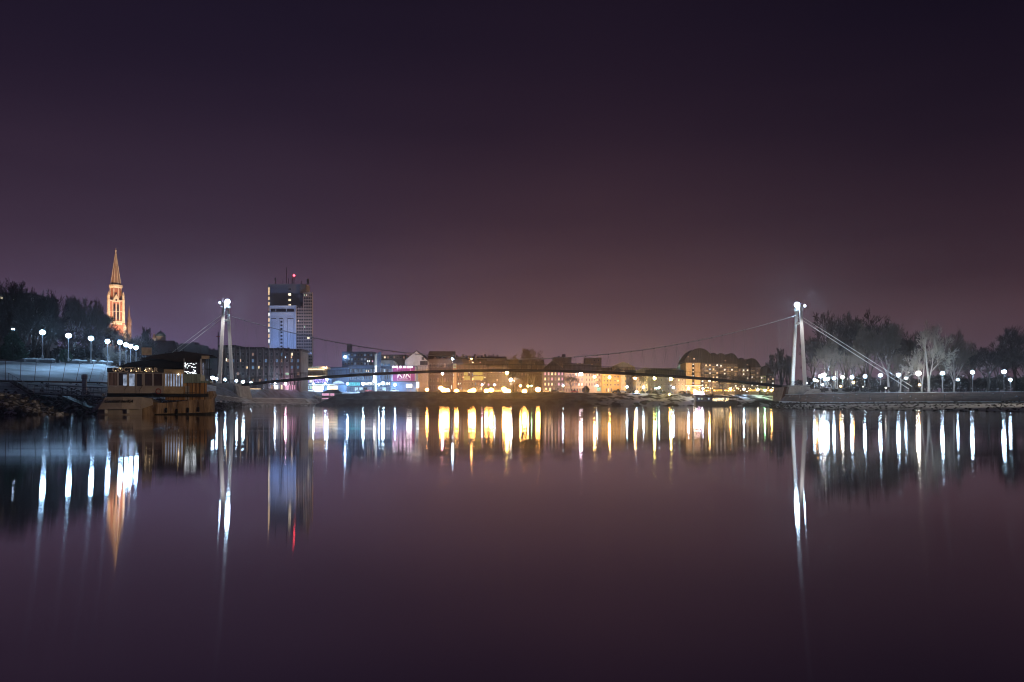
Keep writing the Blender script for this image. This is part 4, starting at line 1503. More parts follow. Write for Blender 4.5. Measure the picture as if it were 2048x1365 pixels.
for px, py, w_, h_, mt_ in ((452, 720, 5, 6.5, 'lit_glow'), (480, 721.5, 5, 6, 'lit_warm'), (494.5, 735.5, 3.4, 5, 'lit_warm'), (518, 735, 3, 6, 'lit_warm'), (525.5, 737, 4, 5, 'lit_cream'), (571, 715, 2.2, 4, 'lit_cool'), (583, 715, 2.2, 4.5, 'lit_warm'), (525, 758.5, 3.5, 4, 'lit_pink'), (576, 748.5, 10, 5, 'lit_green'), (580, 721.5, 5, 5, 'lit_dim')):
    win(lb, X(px, YL), YL - .1, Z(py, YL), w_ * YL / F, h_ * YL / F, mt_)
for k, (x0, x1, mt_) in enumerate(((541, 547, 'lit_dim'), (548.5, 557, 'lit_white'), (559, 566, 'lit_cream'), (570, 582, 'lit_pink'), (584, 591, 'lit_pink'))):
    win(lb, X((x0 + x1) / 2, YL), YL - .1, Z(775, YL), (x1 - x0) * YL / F, 10 * YL / F, mt_, name='shop_window')
MB().box(X(510, YL), X(533, YL), YL - 9, YL - 8.7, Z(781, YL - 9), Z(777.5, YL - 9)).build('terrace_wall', 'lit_warm', lb)  # wall glows by itself, warm light on it is put into the surface

# --- hotel tower
YH = 440.0
ho = thing('hotel_tower', (X(580, YH), YH, ZG), 'tall slab hotel tower with a pale blue lit front and red beacon', 'hotel')
MB().box(X(536, YH + 6), X(606, YH + 6), YH + 6, YH + 14, ZG - .3, Z(570, YH + 6)).build('rear_slab', 'hotel_dark', ho)
MB().box(X(535, YH + 6), X(607, YH + 6), YH + 5.8, YH + 14.2, Z(570, YH + 6), Z(568.5, YH + 6)).build('parapet', 'hotel_dark', ho)
MB().box(X(600, YH + 6), X(613, YH + 6), YH + 5.6, YH + 13, Z(587, YH + 6), Z(569, YH + 6)).build('plant_room', 'wall_beige', ho)
fs = MB().box(X(541, YH), X(592, YH), YH, YH + 6, ZG - .3, Z(613, YH)).build('front_slab', 'hotel_panel', ho)
m = MB()
m.box(X(539.5, YH), X(541, YH), YH - .5, YH, Z(705, YH), Z(612.5, YH)); m.box(X(590.3, YH), X(592.4, YH), YH - .5, YH, Z(705, YH), Z(612.5, YH)); m.box(X(539.5, YH), X(592.4, YH), YH - .5, YH + 6, Z(613, YH), Z(611.5, YH))
m.box(X(541, YH), X(590.3, YH), YH - .3, YH, Z(628, YH), Z(624.5, YH))
m.build('surround', 'hotel_panel', fs)
for x0, x1 in ((541.5, 551), (552.5, 572), (574, 588)):
    MB().box(X(x0, YH), X(x1, YH), YH - .06, YH, Z(623.5, YH), Z(618, YH)).build('window_band', 'dark_glass', fs)
for x0, x1 in ((543, 552), (559, 566.5), (575, 587)):
    MB().box(X(x0, YH), X(x1, YH), YH - .25, YH, Z(638.5, YH), Z(637, YH)).build('ledge', 'dark_concrete', fs)
for k in range(12):
    MB().box(X(561, YH), X(565, YH), YH - .06, YH, Z(646 + k * 7, YH), Z(642.5 + k * 7, YH)).build('stair_window', 'dark_glass', fs)
for px in (544, 559.5, 566.5, 575, 587.5):
    MB().box(X(px, YH), X(px, YH) + .12, YH - .10, YH, Z(705, YH), Z(639, YH)).build('panel_joint', 'wall_grey', fs)
for k, (y0_, y1_, mt_) in enumerate(((574.5, 591, 'lit_warm'), (593.5, 601, 'lit_warm'), (604, 611.5, 'lit_warm'), (615, 622.5, 'lit_dim'), (625.5, 633.5, 'lit_white'), (636, 644.5, 'lit_warm'), (647, 655, 'lit_warm'), (657.5, 665.5, 'lit_white'), (668, 676, 'lit_warm'), (678.5, 687, 'lit_white'), (690, 697, 'lit_dim'))):
    win(ho, X(537.3, YH + 6) + .2, YH + 5.95, Z((y0_ + y1_) / 2, YH + 6), .82, (y1_ - y0_) * YH / F, mt_, name='landing_window')
for py, mt_ in ((589.5, 'lit_glow'), (600.5, 'lit_cream'), (611, 'lit_cream'), (579, 'dark_glass')):
    win(ho, X(579.5, YH + 6), YH + 5.95, Z(py, YH + 6), 1.6, 1.35, mt_)
gr = MB().box(X(592.6, YH + 1), X(624.5, YH + 1), YH + 1, YH + 3, ZG - .3, Z(613.5, YH + 1)).build('guest_wing', 'hotel_grid', ho)
MB().box(X(607, YH + 1), X(624.5, YH + 1), YH + 1, YH + 3, Z(613.5, YH + 1), Z(585, YH + 1)).build('upper_wing', 'hotel_grid', ho)
MB().box(X(599, YH + 3), X(607, YH + 3), YH + 3.1, YH + 13, Z(613.5, YH + 1), Z(587, YH + 1)).build('link_wall', 'wall_taupe', ho)
r = random.Random(8)
for k in range(23):
    py = 590.5 + k * 6.15
    for x0, x1 in ((593.5, 606.3), (608.2, 623.8)):
        if x0 < 600 and py < 615:
            continue
        yy = YH + 1
        MB().box(X(x0, yy), X(x1, yy), yy - .05, yy, Z(py + 1.7, yy), Z(py - 1.5, yy)).build('window_band', 'dark_glass', gr)
m = MB()
for px in (592.8, 596.6, 600.2, 603.6, 607.2, 610.6, 614, 617.4, 620.8, 624.3):
    m.box(X(px, YH + 1) - .10, X(px, YH + 1) + .10, YH + .7, YH + 1, Z(735, YH), Z(613 if px < 606 else 585, YH + 1))
m.build('mullion', 'hotel_grid', gr)
for px, py, w_, h_, mt_ in ((609.5, 590.6, 2.8, 3, 'lit_green'), (613.5, 590.6, 3.0, 3, 'lit_cream'), (617.5, 590.6, 2.6, 3, 'lit_dim'), (597, 642, 1.6, 4, 'lit_cream'), (609, 654, 1.8, 4.5, 'lit_green'), (617, 676.3, 4.4, 4.6, 'lit_glow')):
    win(ho, X(px, YH + 1), YH + .93, Z(py, YH + 1), w_ * YH / F, h_ * YH / F, mt_)
m = MB()
for px, a, b, w_ in ((550.5, 556, 563, 2.4), (615.5, 558, 568, 4.5)):
    m.box(X(px - w_ / 2, YH + 8), X(px + w_ / 2, YH + 8), YH + 8, YH + 8.8, Z(b, YH + 8), Z(a, YH + 8)); m.tube((X(px + .5, YH + 8), YH + 8.4, Z(569, YH + 8)), (X(px + .5, YH + 8), YH + 8.4, Z(b, YH + 8)), .25)
m.build('antenna_panel', 'wall_grey', ho)
for px, a in ((573, 535), (566, 560), (582, 556), (577, 557), (603, 562)):
    MB().tube((X(px, YH + 10), YH + 10, Z(569, YH + 10)), (X(px, YH + 10), YH + 10, Z(a, YH + 10)), .14).build('aerial', 'dark_steel', ho)
for px in (584.5, 588):
    MB().box(X(px - .7, YH + 9), X(px + .7, YH + 9), YH + 9, YH + 9.4, Z(569, YH + 9), Z(553, YH + 9)).build('mast', 'wall_grey', ho)
MB().ball((X(588.5, YH + 9), YH + 8.6, Z(551.5, YH + 9)), .62, 8).build('beacon', lampmat('red', 20), ho)
for k, dx in enumerate((-9, 5, 12)):
    spot('hotel_floodlight', (X(566, 425) + dx, 418, Z(699, 418) + .6), (X(566, YH) + dx * .5, YH, Z(655, YH)), (.30, .46, 1), 7000, 100, .8)
spot('hotel_warm_fill', (X(662, 420), 418, 16), (X(619, YH), YH, 44), (1, .66, .40), 34000, 50, .9, .4)  # added warm spot tinting the guest wing, no fixture stands here
for px in (556, 566, 577):
    fl_ = thing('floodlight', (X(px, 401), 401, Z(701, 390) + 1.2), 'small floodlight on the ribbed block roof, %s of three' % ('leftmost', 'middle one', 'rightmost')[(556, 566, 577).index(px)], 'floodlight', 'floodlights on the ribbed block roof')
    MB().box(-.5, .5, -.3, .3, 0.25, .9).build('housing', 'dark_steel', fl_, local=True)
    MB().box(-.08, .08, -.08, .08, -.05, .25).build('stand', 'dark_steel', fl_, local=True)

# --- lit riverside restaurant
YR = 420.0
re = thing('riverside_restaurant', (X(625, YR), YR, ZG), 'low modern restaurant with glowing cornice and violet lit terrace', 'restaurant')
MB().box(X(598, YR + 4), X(648, YR + 4), YR + 4, YR + 18, Z(752, YR + 4), Z(737, YR + 4)).build('upper_wall', 'wall_ochre', re)
MB().box(X(597, YR + 4), X(654, YR + 4), YR + 2.4, YR + 18, Z(738, YR + 4), Z(734, YR + 4)).build('upper_cornice', 'wall_cream', re)
MB().box(X(598, YR + 4), X(649, YR + 4), YR + 3.4, YR + 3.9, Z(739.8, YR + 4), Z(738.2, YR + 4)).build('light_strip', 'strip_warm', re)
for k in range(24):
    px = 599 + k * 2
    MB().box(X(px, YR + 4) - .09, X(px, YR + 4) + .09, YR + 3.85, YR + 4, Z(751, YR + 4), Z(740.5, YR + 4)).build('batten', 'wall_taupe', re)
MB().box(X(595, YR), X(666, YR), YR, YR + 14, Z(755, YR), Z(751.5, YR)).build('lower_cornice', 'wall_cream', re)
MB().box(X(608, YR), X(648, YR), YR - .06, YR, Z(754, YR), Z(752.3, YR)).build('lower_light_strip', 'strip_warm', re)
MB().box(X(595, YR + 3), X(664, YR + 3), YR + 3, YR + 14, Z(769, YR), Z(755, YR)).build('terrace_wall', 'wall_dkblue', re)
for k in range(18):
    px = 596 + k * 3.5
    mt_ = 'lit_white' if k < 9 and k % 3 else 'lit_violet' if k > 5 else 'lit_cool'
    win(re, X(px, YR + 3), YR + 2.9, Z(762, YR + 3), 2.7 * YR / F, 8 * YR / F, mt_, name='terrace_bay')
MB().box(X(594, YR), X(668, YR), YR - .5, YR + 14, Z(771, YR), Z(769, YR)).build('terrace_floor', 'white_paint', re)
MB().box(X(594, YR + 1), X(692, YR + 1), YR + 1, YR + 12, ZG - .4, Z(771, YR)).build('ground_wall', 'wall_blue', re)
for x0, x1, mt_ in ((595, 599, 'lit_green'), (600.5, 605, 'lit_cool'), (606.5, 612, 'lit_cream'), (613.5, 618, 'lit_cool'), (619, 624, 'lit_green')):
    win(re, X((x0 + x1) / 2, YR + 1), YR + .95, Z(775.5, YR + 1), (x1 - x0) * YR / F, 7 * YR / F, mt_)
win(re, X(636.5, YR + 1), YR + .95, Z(776, YR + 1), 23 * YR / F, 8.5 * YR / F, 'lit_glow', name='glazed_front')
win(re, X(665, YR + 1), YR + .95, Z(775.8, YR + 1), 21 * YR / F, 8 * YR / F, 'lit_glow', name='glazed_front')
m = MB()
r = random.Random(4)
for k in range(60):
    m.ball((X(r.uniform(626, 652), YR), YR + .3, Z(r.uniform(757, 766), YR)), .11, 5)
tag(m.build('string_lights', emi('fairy_violet', (.5, .36, 1), 5), re), kind='stuff')
MB().box(X(596, YR - 3), X(646, YR - 3), YR - 3.2, YR - 3, Z(785, YR - 3), Z(781.5, YR - 3)).build('lit_terrace_edge', 'strip_white', re)
um = thing('parasol', (X(677, 423), 423, ZG), 'big pale glowing parasol beside the restaurant', 'parasol')
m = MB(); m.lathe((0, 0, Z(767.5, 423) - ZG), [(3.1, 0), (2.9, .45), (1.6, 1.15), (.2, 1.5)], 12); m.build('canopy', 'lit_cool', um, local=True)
MB().tube((0, 0, -.1), (0, 0, Z(767.5, 423) - ZG + .2), .09).build('pole', 'steel', um, local=True)
pv = thing('pavilion', (X(657, 405), 405, 3.0), 'small waterside pavilion with dark hipped roof and pink lit windows', 'pavilion')
Yp = 404.0
MB().box(X(644, Yp), X(679, Yp), Yp, Yp + 6, -.2, Z(786, Yp)).build('wall', 'wall_dark', pv)
m = MB()
a, b_, c, d = X(641.5, Yp), X(682, Yp), Yp - .8, Yp + 7
m.add([(a, c, Z(787, Yp)), (b_, c, Z(786.5, Yp)), (b_, d, Z(786.5, Yp)), (a, d, Z(787, Yp)), (X(656, Yp), Yp + 3, Z(779, Yp)), (X(671, Yp), Yp + 3, Z(779, Yp))], [(0, 3, 2, 1), (0, 1, 5, 4), (1, 2, 5), (2, 3, 4, 5), (3, 0, 4)])
m.build('roof', 'roof_dark', pv)
win(pv, X(651.5, Yp), Yp - .02, Z(789.5, Yp), 15 * Yp / F, 5.5 * Yp / F, 'lit_pink')
win(pv, X(664.5, Yp), Yp - .02, Z(789.5, Yp), 9 * Yp / F, 5.5 * Yp / F, 'lit_pink')
win(pv, X(652, Yp), Yp - .02, Z(798, Yp), 17 * Yp / F, 4 * Yp / F, 'lit_pink')
rp_ = thing('boat_ramp', (X(625, 400), 400, 1), 'white sided jetty ramp sloping down beside the pavilion', 'jetty')
m = MB(); m.add([P(608, 787, 398), P(642, 794, 400), P(642, 799, 400), P(608, 791, 398)], [(0, 3, 2, 1)]); m.v += [(x, y + 2, z) for x, y, z in m.v[:4]]; m.f += [(4, 5, 6, 7), (0, 1, 5, 4), (2, 3, 7, 6)]; m.m += [0] * 3
m.build('ramp_side', 'white_paint', rp_)
m = MB()
for k in range(9):
    px = 610 + k * 3.8
    m.tube(P(px, 790 + k * .9, 397.9), P(px, 804, 397.9), .12)
m.build('pile', 'dark_concrete', rp_)
for a, b_, lab in (((581, 785), (590, 791.5), 'upper amber light strip along the slipway'), ((593, 790), (602, 796), 'lower amber light strip along the slipway')):
    s_ = thing('light_strip', P(a[0], a[1], 388), lab, 'light', 'light strips along the slipway')
    m = MB(); m.tube(P(a[0], a[1], 388), P(b_[0], b_[1], 388), .16, None, 5); m.build('tube', 'lit_warm', s_)
    m = MB(); m.tube(P(a[0], a[1] + .9, 388.2), P(b_[0], b_[1] + .9, 388.2), .14, None, 5); m.build('kerb', 'concrete', s_)

# --- blue office blocks, hoarding and gabled house
YO = 432.0
of, rf = block('office_building', 'blue lit blank block right of the restaurant', 'building', 648, 697, 736, YO, 16, 'wall_blue', rmat='wall_dkblue')
of, rf = block('shop_building', 'blue flat roofed shop block with a lit white sign band', 'shop', 697.4, 783, 733, YO, 20, 'wall_dkblue', rmat='wall_dkblue')
wgrid(of, YO, 699, 782, 737, 747, 16, 1, .7, .72, 3, [('lit_dimcool', .45), ('lit_cool', .06)])
wgrid(of, YO, 699, 782, 749, 761, 18, 1, .55, .8, 4, [('lit_dimcool', .55)])
for px, mt_ in ((733, 'lit_cream'), (737, 'lit_cream')):
    win(of, X(px, YO), YO - .08, Z(742.5, YO), 3 * YO / F, 4.6 * YO / F, mt_)
MB().box(X(697, YO), X(720, YO), YO - .2, YO - .01, Z(772, YO), Z(765, YO)).build('lit_canopy', emi('lit_teal', (.16, .8, 1), .8, var=.4), of)
sb = MB().box(X(727, YO), X(782, YO), YO - .3, YO - .01, Z(772, YO), Z(764.5, YO)).build('sign_band', 'lit_dimcool', of)
for s_, x0, x1 in (('MERCANTUM', 728, 782),):
    t_ = text(s_, 'sign_lettering', sb, Vector(((X(x0, YO) + X(x1, YO)) / 2, YO - .34, Z(768.2, YO))) - ORG[of.name], 2.3, 'lit_white', offset=.03, extrude=.03)
wgrid(of, YO, 699, 782, 774, 784, 9, 1, .8, .8, 14, [('lit_dimcool', .6), ('lit_cool', .2)])
ob, rf = block('office_block', 'dark blue set back office block with roof plant behind the shops', 'building', 684, 747, 705, 450, 16, 'wall_dkblue', rmat='wall_dkblue')
MB().box(X(694, 455), X(701, 455), 455, 460, Z(705, 450), Z(688, 455)).build('lift_tower', 'wall_purple', ob)
MB().box(X(686, 449), X(748, 449), 448.7, 450, Z(734, 449), Z(731, 449)).build('balcony', 'wall_blue', ob)
wgrid(ob, 450, 688, 746, 706, 732, 9, 3, .6, .55, 7, [('lit_dimcool', .25)])
for px, mt_ in ((735.5, 'lit_white'), (739, 'lit_white'), (745, 'lit_pink')):
    win(ob, X(px, 450), 449.9, Z(722.8, 450), 3 * 450 / F, 4 * 450 / F, mt_)
ob2, rf = block('office_block', 'long dark block behind the blade sign with dormer windows', 'building', 757, 812, 711, 462, 14, 'wall_dark', rmat='roof_dark')
wgrid(ob2, 462, 760, 811, 711.5, 719, 8, 1, .6, .6, 9, [('lit_dim', .3), ('lit_cream', .12)])
bl = thing('rounded_building', (X(775, 441), 441, ZG), 'pale blue lit upper storey with a rounded corner behind the hoarding', 'building')
m = MB()
pr = [(758, 734), (791, 734), (790.5, 728), (788, 723.5), (784, 721), (758, 721)]
m.prism_y([(X(px, 441), Z(py, 441)) for px, py in pr], 441, 452); m.build('upper_storey', 'wall_pale', bl)
MB().box(X(758, 441), X(791, 441), 441, 452, ZG - .3, Z(734, 441) - .01).build('wall', 'wall_blue', bl)
for px, w_ in ((764, 6), (771, 5), (778, 7)):
    win(bl, X(px, 441), 440.95, Z(730, 441), w_ * 441 / F, 5.5 * 441 / F, 'lit_dimcool')
spot('roof_floodlight', (X(772, 436), 434, Z(733, 434) + .4), (X(772, 441), 441, Z(727, 441)), (.5, .75, 1), 900, 130, .8)
bs = thing('blade_sign', (X(754, 430), 428, ZG), 'tall white and dark blade sign tower beside the shop', 'sign')
MB().box(X(749.3, 428), X(754, 428), 428, 430, ZG - .2, Z(708.5, 428)).build('white_face', 'white_paint', bs)
MB().prism_y([(X(754.1, 428), ZG - .2), (X(760, 428), ZG - .2), (X(761.5, 428), Z(704, 428)), (X(754.1, 428), Z(706, 428))], 428.3, 430).build('dark_blade', 'wall_dkblue', bs)
MB().box(X(749.5, 428), X(753.5, 428), 427.8, 427.98, Z(744, 428), Z(732, 428)).build('lit_panel', 'strip_white', bs)
xt = thing('light_cone', (X(748.5, 412), 412, 7.4), 'white light cone Christmas decoration on a dark pole', 'decoration')
m = MB(); m.lathe((0, 0, Z(765, 412) - 7.4), [(.85, 0), (.55, 2.2), (.1, 5.2)], 10); m.build('cone', emi('cone_light', (1, .95, .92), 4.0, sample=True), xt, local=True)
MB().tube((0, 0, -.1), (0, 0, Z(765, 412) - 7.4), .2).build('pole', 'dark_steel', xt, local=True)

bb = thing('advertising_hoarding', (X(807.5, 426), 425, ZG), 'large magenta lit advertising hoarding with white lettering', 'billboard')
Yb = 425.0
MB().box(X(782.5, Yb), X(832, Yb), Yb + .3, Yb + 10, ZG - .2, Z(732, Yb)).build('support_block', 'wall_blue', bb)
MB().box(X(786, Yb), X(829, Yb), Yb, Yb + .28, Z(762.5, Yb), Z(733.5, Yb)).build('panel', 'magenta', bb)
m = MB()
for x0, x1, y0_, y1_ in ((794, 821, 761, 760.4), (794, 821, 737, 736.4), (794, 794.6, 760.4, 737), (820.4, 821, 760.4, 737)):
    m.box(X(x0, Yb), X(x1, Yb), Yb - .05, Yb, Z(y0_, Yb), Z(y1_, Yb))
m.build('panel_border', 'sign_white', bb)
o = ORG[bb.name]
text('KIK', 'lettering', bb, Vector((X(807.3, Yb), Yb - .06, Z(750.2, Yb))) - o, 5.0, 'sign_white', shear=.22, offset=.07, extrude=.03, sx=.95)
text('TEXTILDISKONT', 'small_lettering', bb, Vector((X(807.3, Yb), Yb - .06, Z(758.3, Yb))) - o, .72, 'sign_white', offset=.01, extrude=.03, sx=.9)
for k, px in enumerate((788, 794, 802, 810, 817, 823)):
    MB().tube((X(px, Yb), Yb, Z(734.5, Yb)), (X(px, Yb), Yb - 1.6, Z(734, Yb)), .06).build('lamp_arm', 'steel', bb)
    MB().ball((X(px, Yb), Yb - 1.6, Z(734.6, Yb)), .75, 8, sz=.7).build('lamp_head', lampmat('violet', 12), bb)
for px in (784, 831):
    MB().box(X(px - .8, Yb), X(px + .8, Yb), Yb - .05, Yb + .25, Z(763, Yb), Z(733, Yb)).build('side_frame', 'wall_pale', bb)
MB().box(X(783, Yb - .3), X(832, Yb - .3), Yb - .5, Yb + .2, Z(764.4, Yb), Z(763, Yb)).build('catwalk', 'dark_steel', bb)
gh = thing('gabled_house', (X(838, 445), 445, ZG), 'house with a large pale blue lit gable above the hoarding', 'building')
Yg = 445.0
pr = [(810, 790), (856, 790), (856, 722), (833, 703), (810, 720)]
MB().prism_y([(X(px, Yg), Z(py, Yg) if py < 780 else ZG - .3) for px, py in pr], Yg, Yg + .6).build('gable_wall', 'wall_pale', gh)
m = MB()
m.add([P(808.5, 721, Yg - .2), P(833, 701, Yg - .2), P(857.5, 722.8, Yg - .2), P(808.5, 721, 478), Vector((X(833, Yg), 478, Z(701, Yg))), Vector((X(857.5, Yg), 478, Z(722.8, Yg)))], [(0, 1, 4, 3), (1, 2, 5, 4)])
m.v = [tuple(v) for v in m.v]
m.v[3] = (X(808.5, Yg), 478, Z(721, Yg)); m.f += []
m.v += [(x, y, z - .35) for x, y, z in m.v[:6]]; m.f += [(6, 9, 10, 7), (7, 10, 11, 8), (0, 6, 7, 1), (1, 7, 8, 2)]; m.m = [0] * len(m.f)
m.build('roof', 'roof_dark', gh)
MB().box(X(810, Yg) + .05, X(856, Yg) - .05, Yg + .6, 478, ZG - .3, Z(723, Yg)).build('wall', 'wall_grey', gh)
win(gh, X(845.5, Yg), Yg - .01, Z(717.5, Yg), 5 * Yg / F, 6.5 * Yg / F, 'dark_glass')
MB().box(X(840, Yg), X(855.5, Yg), Yg - .15, Yg - .02, Z(730.5, Yg), Z(722.5, Yg)).build('balcony_glazing', 'dark_glass', gh)
spot('gable_floodlight', (X(818, 432), 430, Z(733, 430) + .5), (X(832, Yg), Yg, Z(714, Yg)), (.5, .74, 1), 5200, 110, .8)
rw, rf = block('terraced_house', 'long brown house with a sloping roof right of the blue gable', 'building', 856, 908, 719, 452, 16, 'wall_taupe', 'gable_x', 'roof_brown', 703)
wgrid(rw, 452, 858, 907, 724, 782, 7, 4, .5, .55, 12, [('lit_dim', .08), ('lit_cool', .05)])
for k in range(3):
    MB().prism_y([(X(866 + k * 14, 451), Z(719, 451)), (X(873 + k * 14, 451), Z(719, 451)), (X(869.5 + k * 14, 451), Z(713, 451))], 450.5, 458).build('dormer', 'roof_brown', rf)

# --- apartment rows in the middle
YA = 446.0
ap, rf = block('apartment_row', 'apartment row with pale stair shaft and green panels behind the sodium lamps', 'building', 904, 972, 731, YA, 15, 'wall_taupe', 'gable_x', 'roof_brown', 717)
MB().box(X(906, YA), X(913, YA), YA - 1.0, YA - .02, ZG - .3, Z(728, YA)).build('stair_shaft', 'wall_cream', ap)
for py in (730.5, 735.5):
    win(ap, X(909.5, YA), YA - 1.02, Z(py, YA), 5.6 * YA / F, 3.4 * YA / F, 'lit_green')
for py in (742, 750, 757, 764):
    win(ap, X(906.8, YA), YA - 1.02, Z(py, YA), 1.4 * YA / F, 4.5 * YA / F, 'lit_cool' if py < 755 else 'lit_green')
for x0, x1, y0_, y1_ in ((928, 935.5, 751, 744), (928, 940, 762, 753), (947, 965, 751, 743), (947, 967, 761, 753)):
    MB().box(X(x0, YA), X(x1, YA), YA - .5, YA - .02, Z(y1_ + 7.5, YA), Z(y1_, YA)).build('balcony_front', 'wall_green', ap)
wgrid(ap, YA, 914, 971, 736, 782, 10, 5, .55, .6, 21, [('lit_dim', .10), ('lit_warm', .06), ('lit_dimcool', .10), ('lit_cool', .03)])
for px, py, w_, h_, mt_ in ((924, 727, 2.4, 1.8, 'lit_cream'), (929, 727.3, 2, 2.4, 'lit_cream'), (932.5, 727.3, 2.2, 2.6, 'lit_glow'), (936, 727.2, 2.2, 2.6, 'lit_glow'), (939, 726.6, 1.6, 2.2, 'lit_cream'), (945, 725.5, 3.4, 3, 'lit_glow'), (960, 725.5, 2.2, 3, 'lit_pink'), (904.5, 725.5, 1.5, 3, 'lit_cream')):
    win(ap, X(px, YA), YA + 2.5, Z(py, YA + 2.5), w_ * YA / F, h_ * YA / F, mt_, name='roof_window')
for px, py, mt_ in ((938.5, 745, 'lit_cool'), (926.5, 755, 'lit_warm'), (946, 757, 'lit_cream'), (921, 767.5, 'lit_cool'), (917, 767.5, 'lit_cool'), (976, 755.5, 'lit_green')):
    win(ap, X(min(px, 970), YA), YA - .55, Z(py, YA), 2.6 * YA / F, 3 * YA / F, mt_)
for px in (938, 952):
    chim(rf, YA, px, 714, 719, 3, 15)
ap2, rf = block('apartment_row', 'brown apartment row with long dark roof left of the bare trees', 'building', 972.4, 1016, 734, 450, 15, 'wall_taupe', 'gable_x', 'roof_brown', 722)
wgrid(ap2, 450, 974, 1015, 739, 783, 7, 5, .55, .55, 22, [('lit_dim', .12), ('lit_warm', .05), ('lit_violet', .03)])
far, rf = block('apartment_block', 'long dark roofline crowded with chimneys behind the middle apartments', 'building', 898, 1012, 719, 490, 14, 'wall_purple', 'gable_x', 'roof_dark', 713.5)
for k, px in enumerate((901, 907.5, 913.5, 926, 931.5, 939, 950, 957, 963.5, 970, 977.5, 982, 987, 995)):
    chim(rf, 490, px, 709.5 + (k % 3) * 1.2, 715, 3.4, 14, 'wall_purple')
b4, rf = block('apartment_block', 'dark block behind the bare trees right of the yellow light', 'building', 1014, 1088, 729, 476, 14, 'wall_dark', 'gable_x', 'roof_dark', 720)
wgrid(b4, 476, 1018, 1086, 735, 782, 9, 5, .4, .5, 23, [('lit_dim', .12), ('lit_warm', .04)])
for px, pyt, w_, lab in ((1125, 715.5, 36, 'flat topped pale tower block with roof plant rising behind the taupe house'), (1187, 717, 32, 'flat topped beige tower block with two dark windows')):
    t4, rf = block('tower_block', lab, 'building', px - w_ / 2, px + w_ / 2, pyt, 520, 14, 'wall_beige', rmat='wall_beige', group='pale tower blocks behind the houses')
    if px < 1150:
        MB().box(X(1124, 524), X(1131, 524), 524, 528, Z(pyt, 520), Z(709, 524)).build('plant_room', 'wall_purple', t4)
        MB().box(X(1116.5, 524), X(1119, 524), 524, 526, Z(pyt, 520), Z(712, 524)).build('vent', 'wall_purple', t4)
    else:
        for q in (1188.5, 1197):
            win(t4, X(q, 520), 519.95, Z(721, 520), 3 * 520 / F, 3.4 * 520 / F, 'dark_glass')
YY = 440.0
h1, rf = block('apartment_house', 'taupe apartment house with dark hipped roof left of the beige house', 'house', 1085, 1129, 740, YY, 14, 'wall_taupe', 'hip', 'roof_dark', 723)
wgrid(h1, YY, 1087, 1128, 743, 774, 6, 3, .5, .58, 31, [('lit_pink', .22), ('lit_cream', .28), ('lit_warm', .2), ('lit_dim', .2)])
wgrid(h1, YY, 1088, 1128, 775, 784, 5, 1, .6, .8, 32, [('lit_warm', .3), ('lit_dim', .3)])
for px in (1098, 1112):
    chim(rf, YY, px, 727, 733, 2, 14)
h2, rf = block('apartment_house', 'beige four storey house lit by street lamps behind the ball shaped bush', 'house', 1129.4, 1169, 741, YY - .3, 14, 'wall_ochre', 'gable_x', 'roof_dark', 727)
wgrid(h2, YY - .3, 1131, 1167, 745, 774, 6, 3, .45, .6, 33, [('lit_cream', .25), ('lit_white', .08), ('lit_dim', .25)])
for py in (752, 761.5, 771):
    MB().box(X(1130, YY), X(1139, YY), YY - 1.4, YY - .32, Z(py + 1.6, YY), Z(py - 1, YY)).build('balcony', 'wall_beige', h2)
MB().box(X(1130, YY), X(1168, YY), YY - .9, YY - .32, Z(776.5, YY), Z(775, YY)).build('shop_canopy', 'wall_cream', h2)
wgrid(h2, YY - .3, 1130, 1168, 777, 785, 7, 1, .6, .9, 34, [('lit_warm', .3), ('lit_dim', .3)])
for px in (1155, 1164):
    chim(rf, YY, px, 728, 734, 2, 14, 'wall_cream')
h3, rf = block('apartment_house', 'cream house with balconies between the beige and the yellow house', 'house', 1169.4, 1203, 742, YY, 14, 'wall_cream', 'gable_x', 'roof_dark', 728)
wgrid(h3, YY, 1171, 1202, 746, 774, 6, 3, .42, .6, 35, [('lit_dim', .2), ('lit_cream', .1)])
for py in (753, 763, 773):
    MB().box(X(1194, YY), X(1201, YY), YY - 1.3, YY - .02, Z(py + 1.6, YY), Z(py - .8, YY)).build('balcony', 'wall_beige', h3)
MB().box(X(1193.5, YY), X(1201, YY), YY - .3, YY - .02, Z(783, YY), Z(775.5, YY)).build('lit_shop_front', 'lit_green', h3)
chim(rf, YY, 1184, 729, 735, 2, 14, 'wall_cream')
h4, rf = block('apartment_house', 'bright yellow three storey house lit by sodium street lamps', 'house', 1203.4, 1226, 748, YY - 1, 13, 'wall_yellow', 'gable_x', 'roof_dark', 736)
wgrid(h4, YY - 1, 1205, 1225, 750, 774, 3, 3, .4, .5, 36, [('lit_dim', .12)])
wgrid(h4, YY - 1, 1210, 1225, 776, 785, 3, 1, .5, .8, 37, [('lit_warm', .4)])
h5, rf = block('apartment_house', 'yellow corner house with tall bay right of the three storey yellow house', 'house', 1226.3, 1252, 745, YY - 1.5, 13, 'wall_yellow', 'hip', 'roof_dark', 737)
MB().box(X(1240, YY), X(1248, YY), YY - 3.2, YY - 1.52, ZG - .3, Z(744, YY)).build('bay', 'wall_cream', h5)
wgrid(h5, YY - 1.5, 1227, 1239, 750, 774, 2, 3, .5, .45, 38, [('lit_warm', .15), ('lit_dim', .15)])
for py in (753, 763, 773):
    win(h5, X(1250, YY), YY - 1.55, Z(py, YY), 1.8 * YY / F, 4 * YY / F, 'dark_glass')
    win(h5, X(1244, YY), YY - 3.22, Z(py, YY), 2 * YY / F, 4 * YY / F, 'lit_dim')
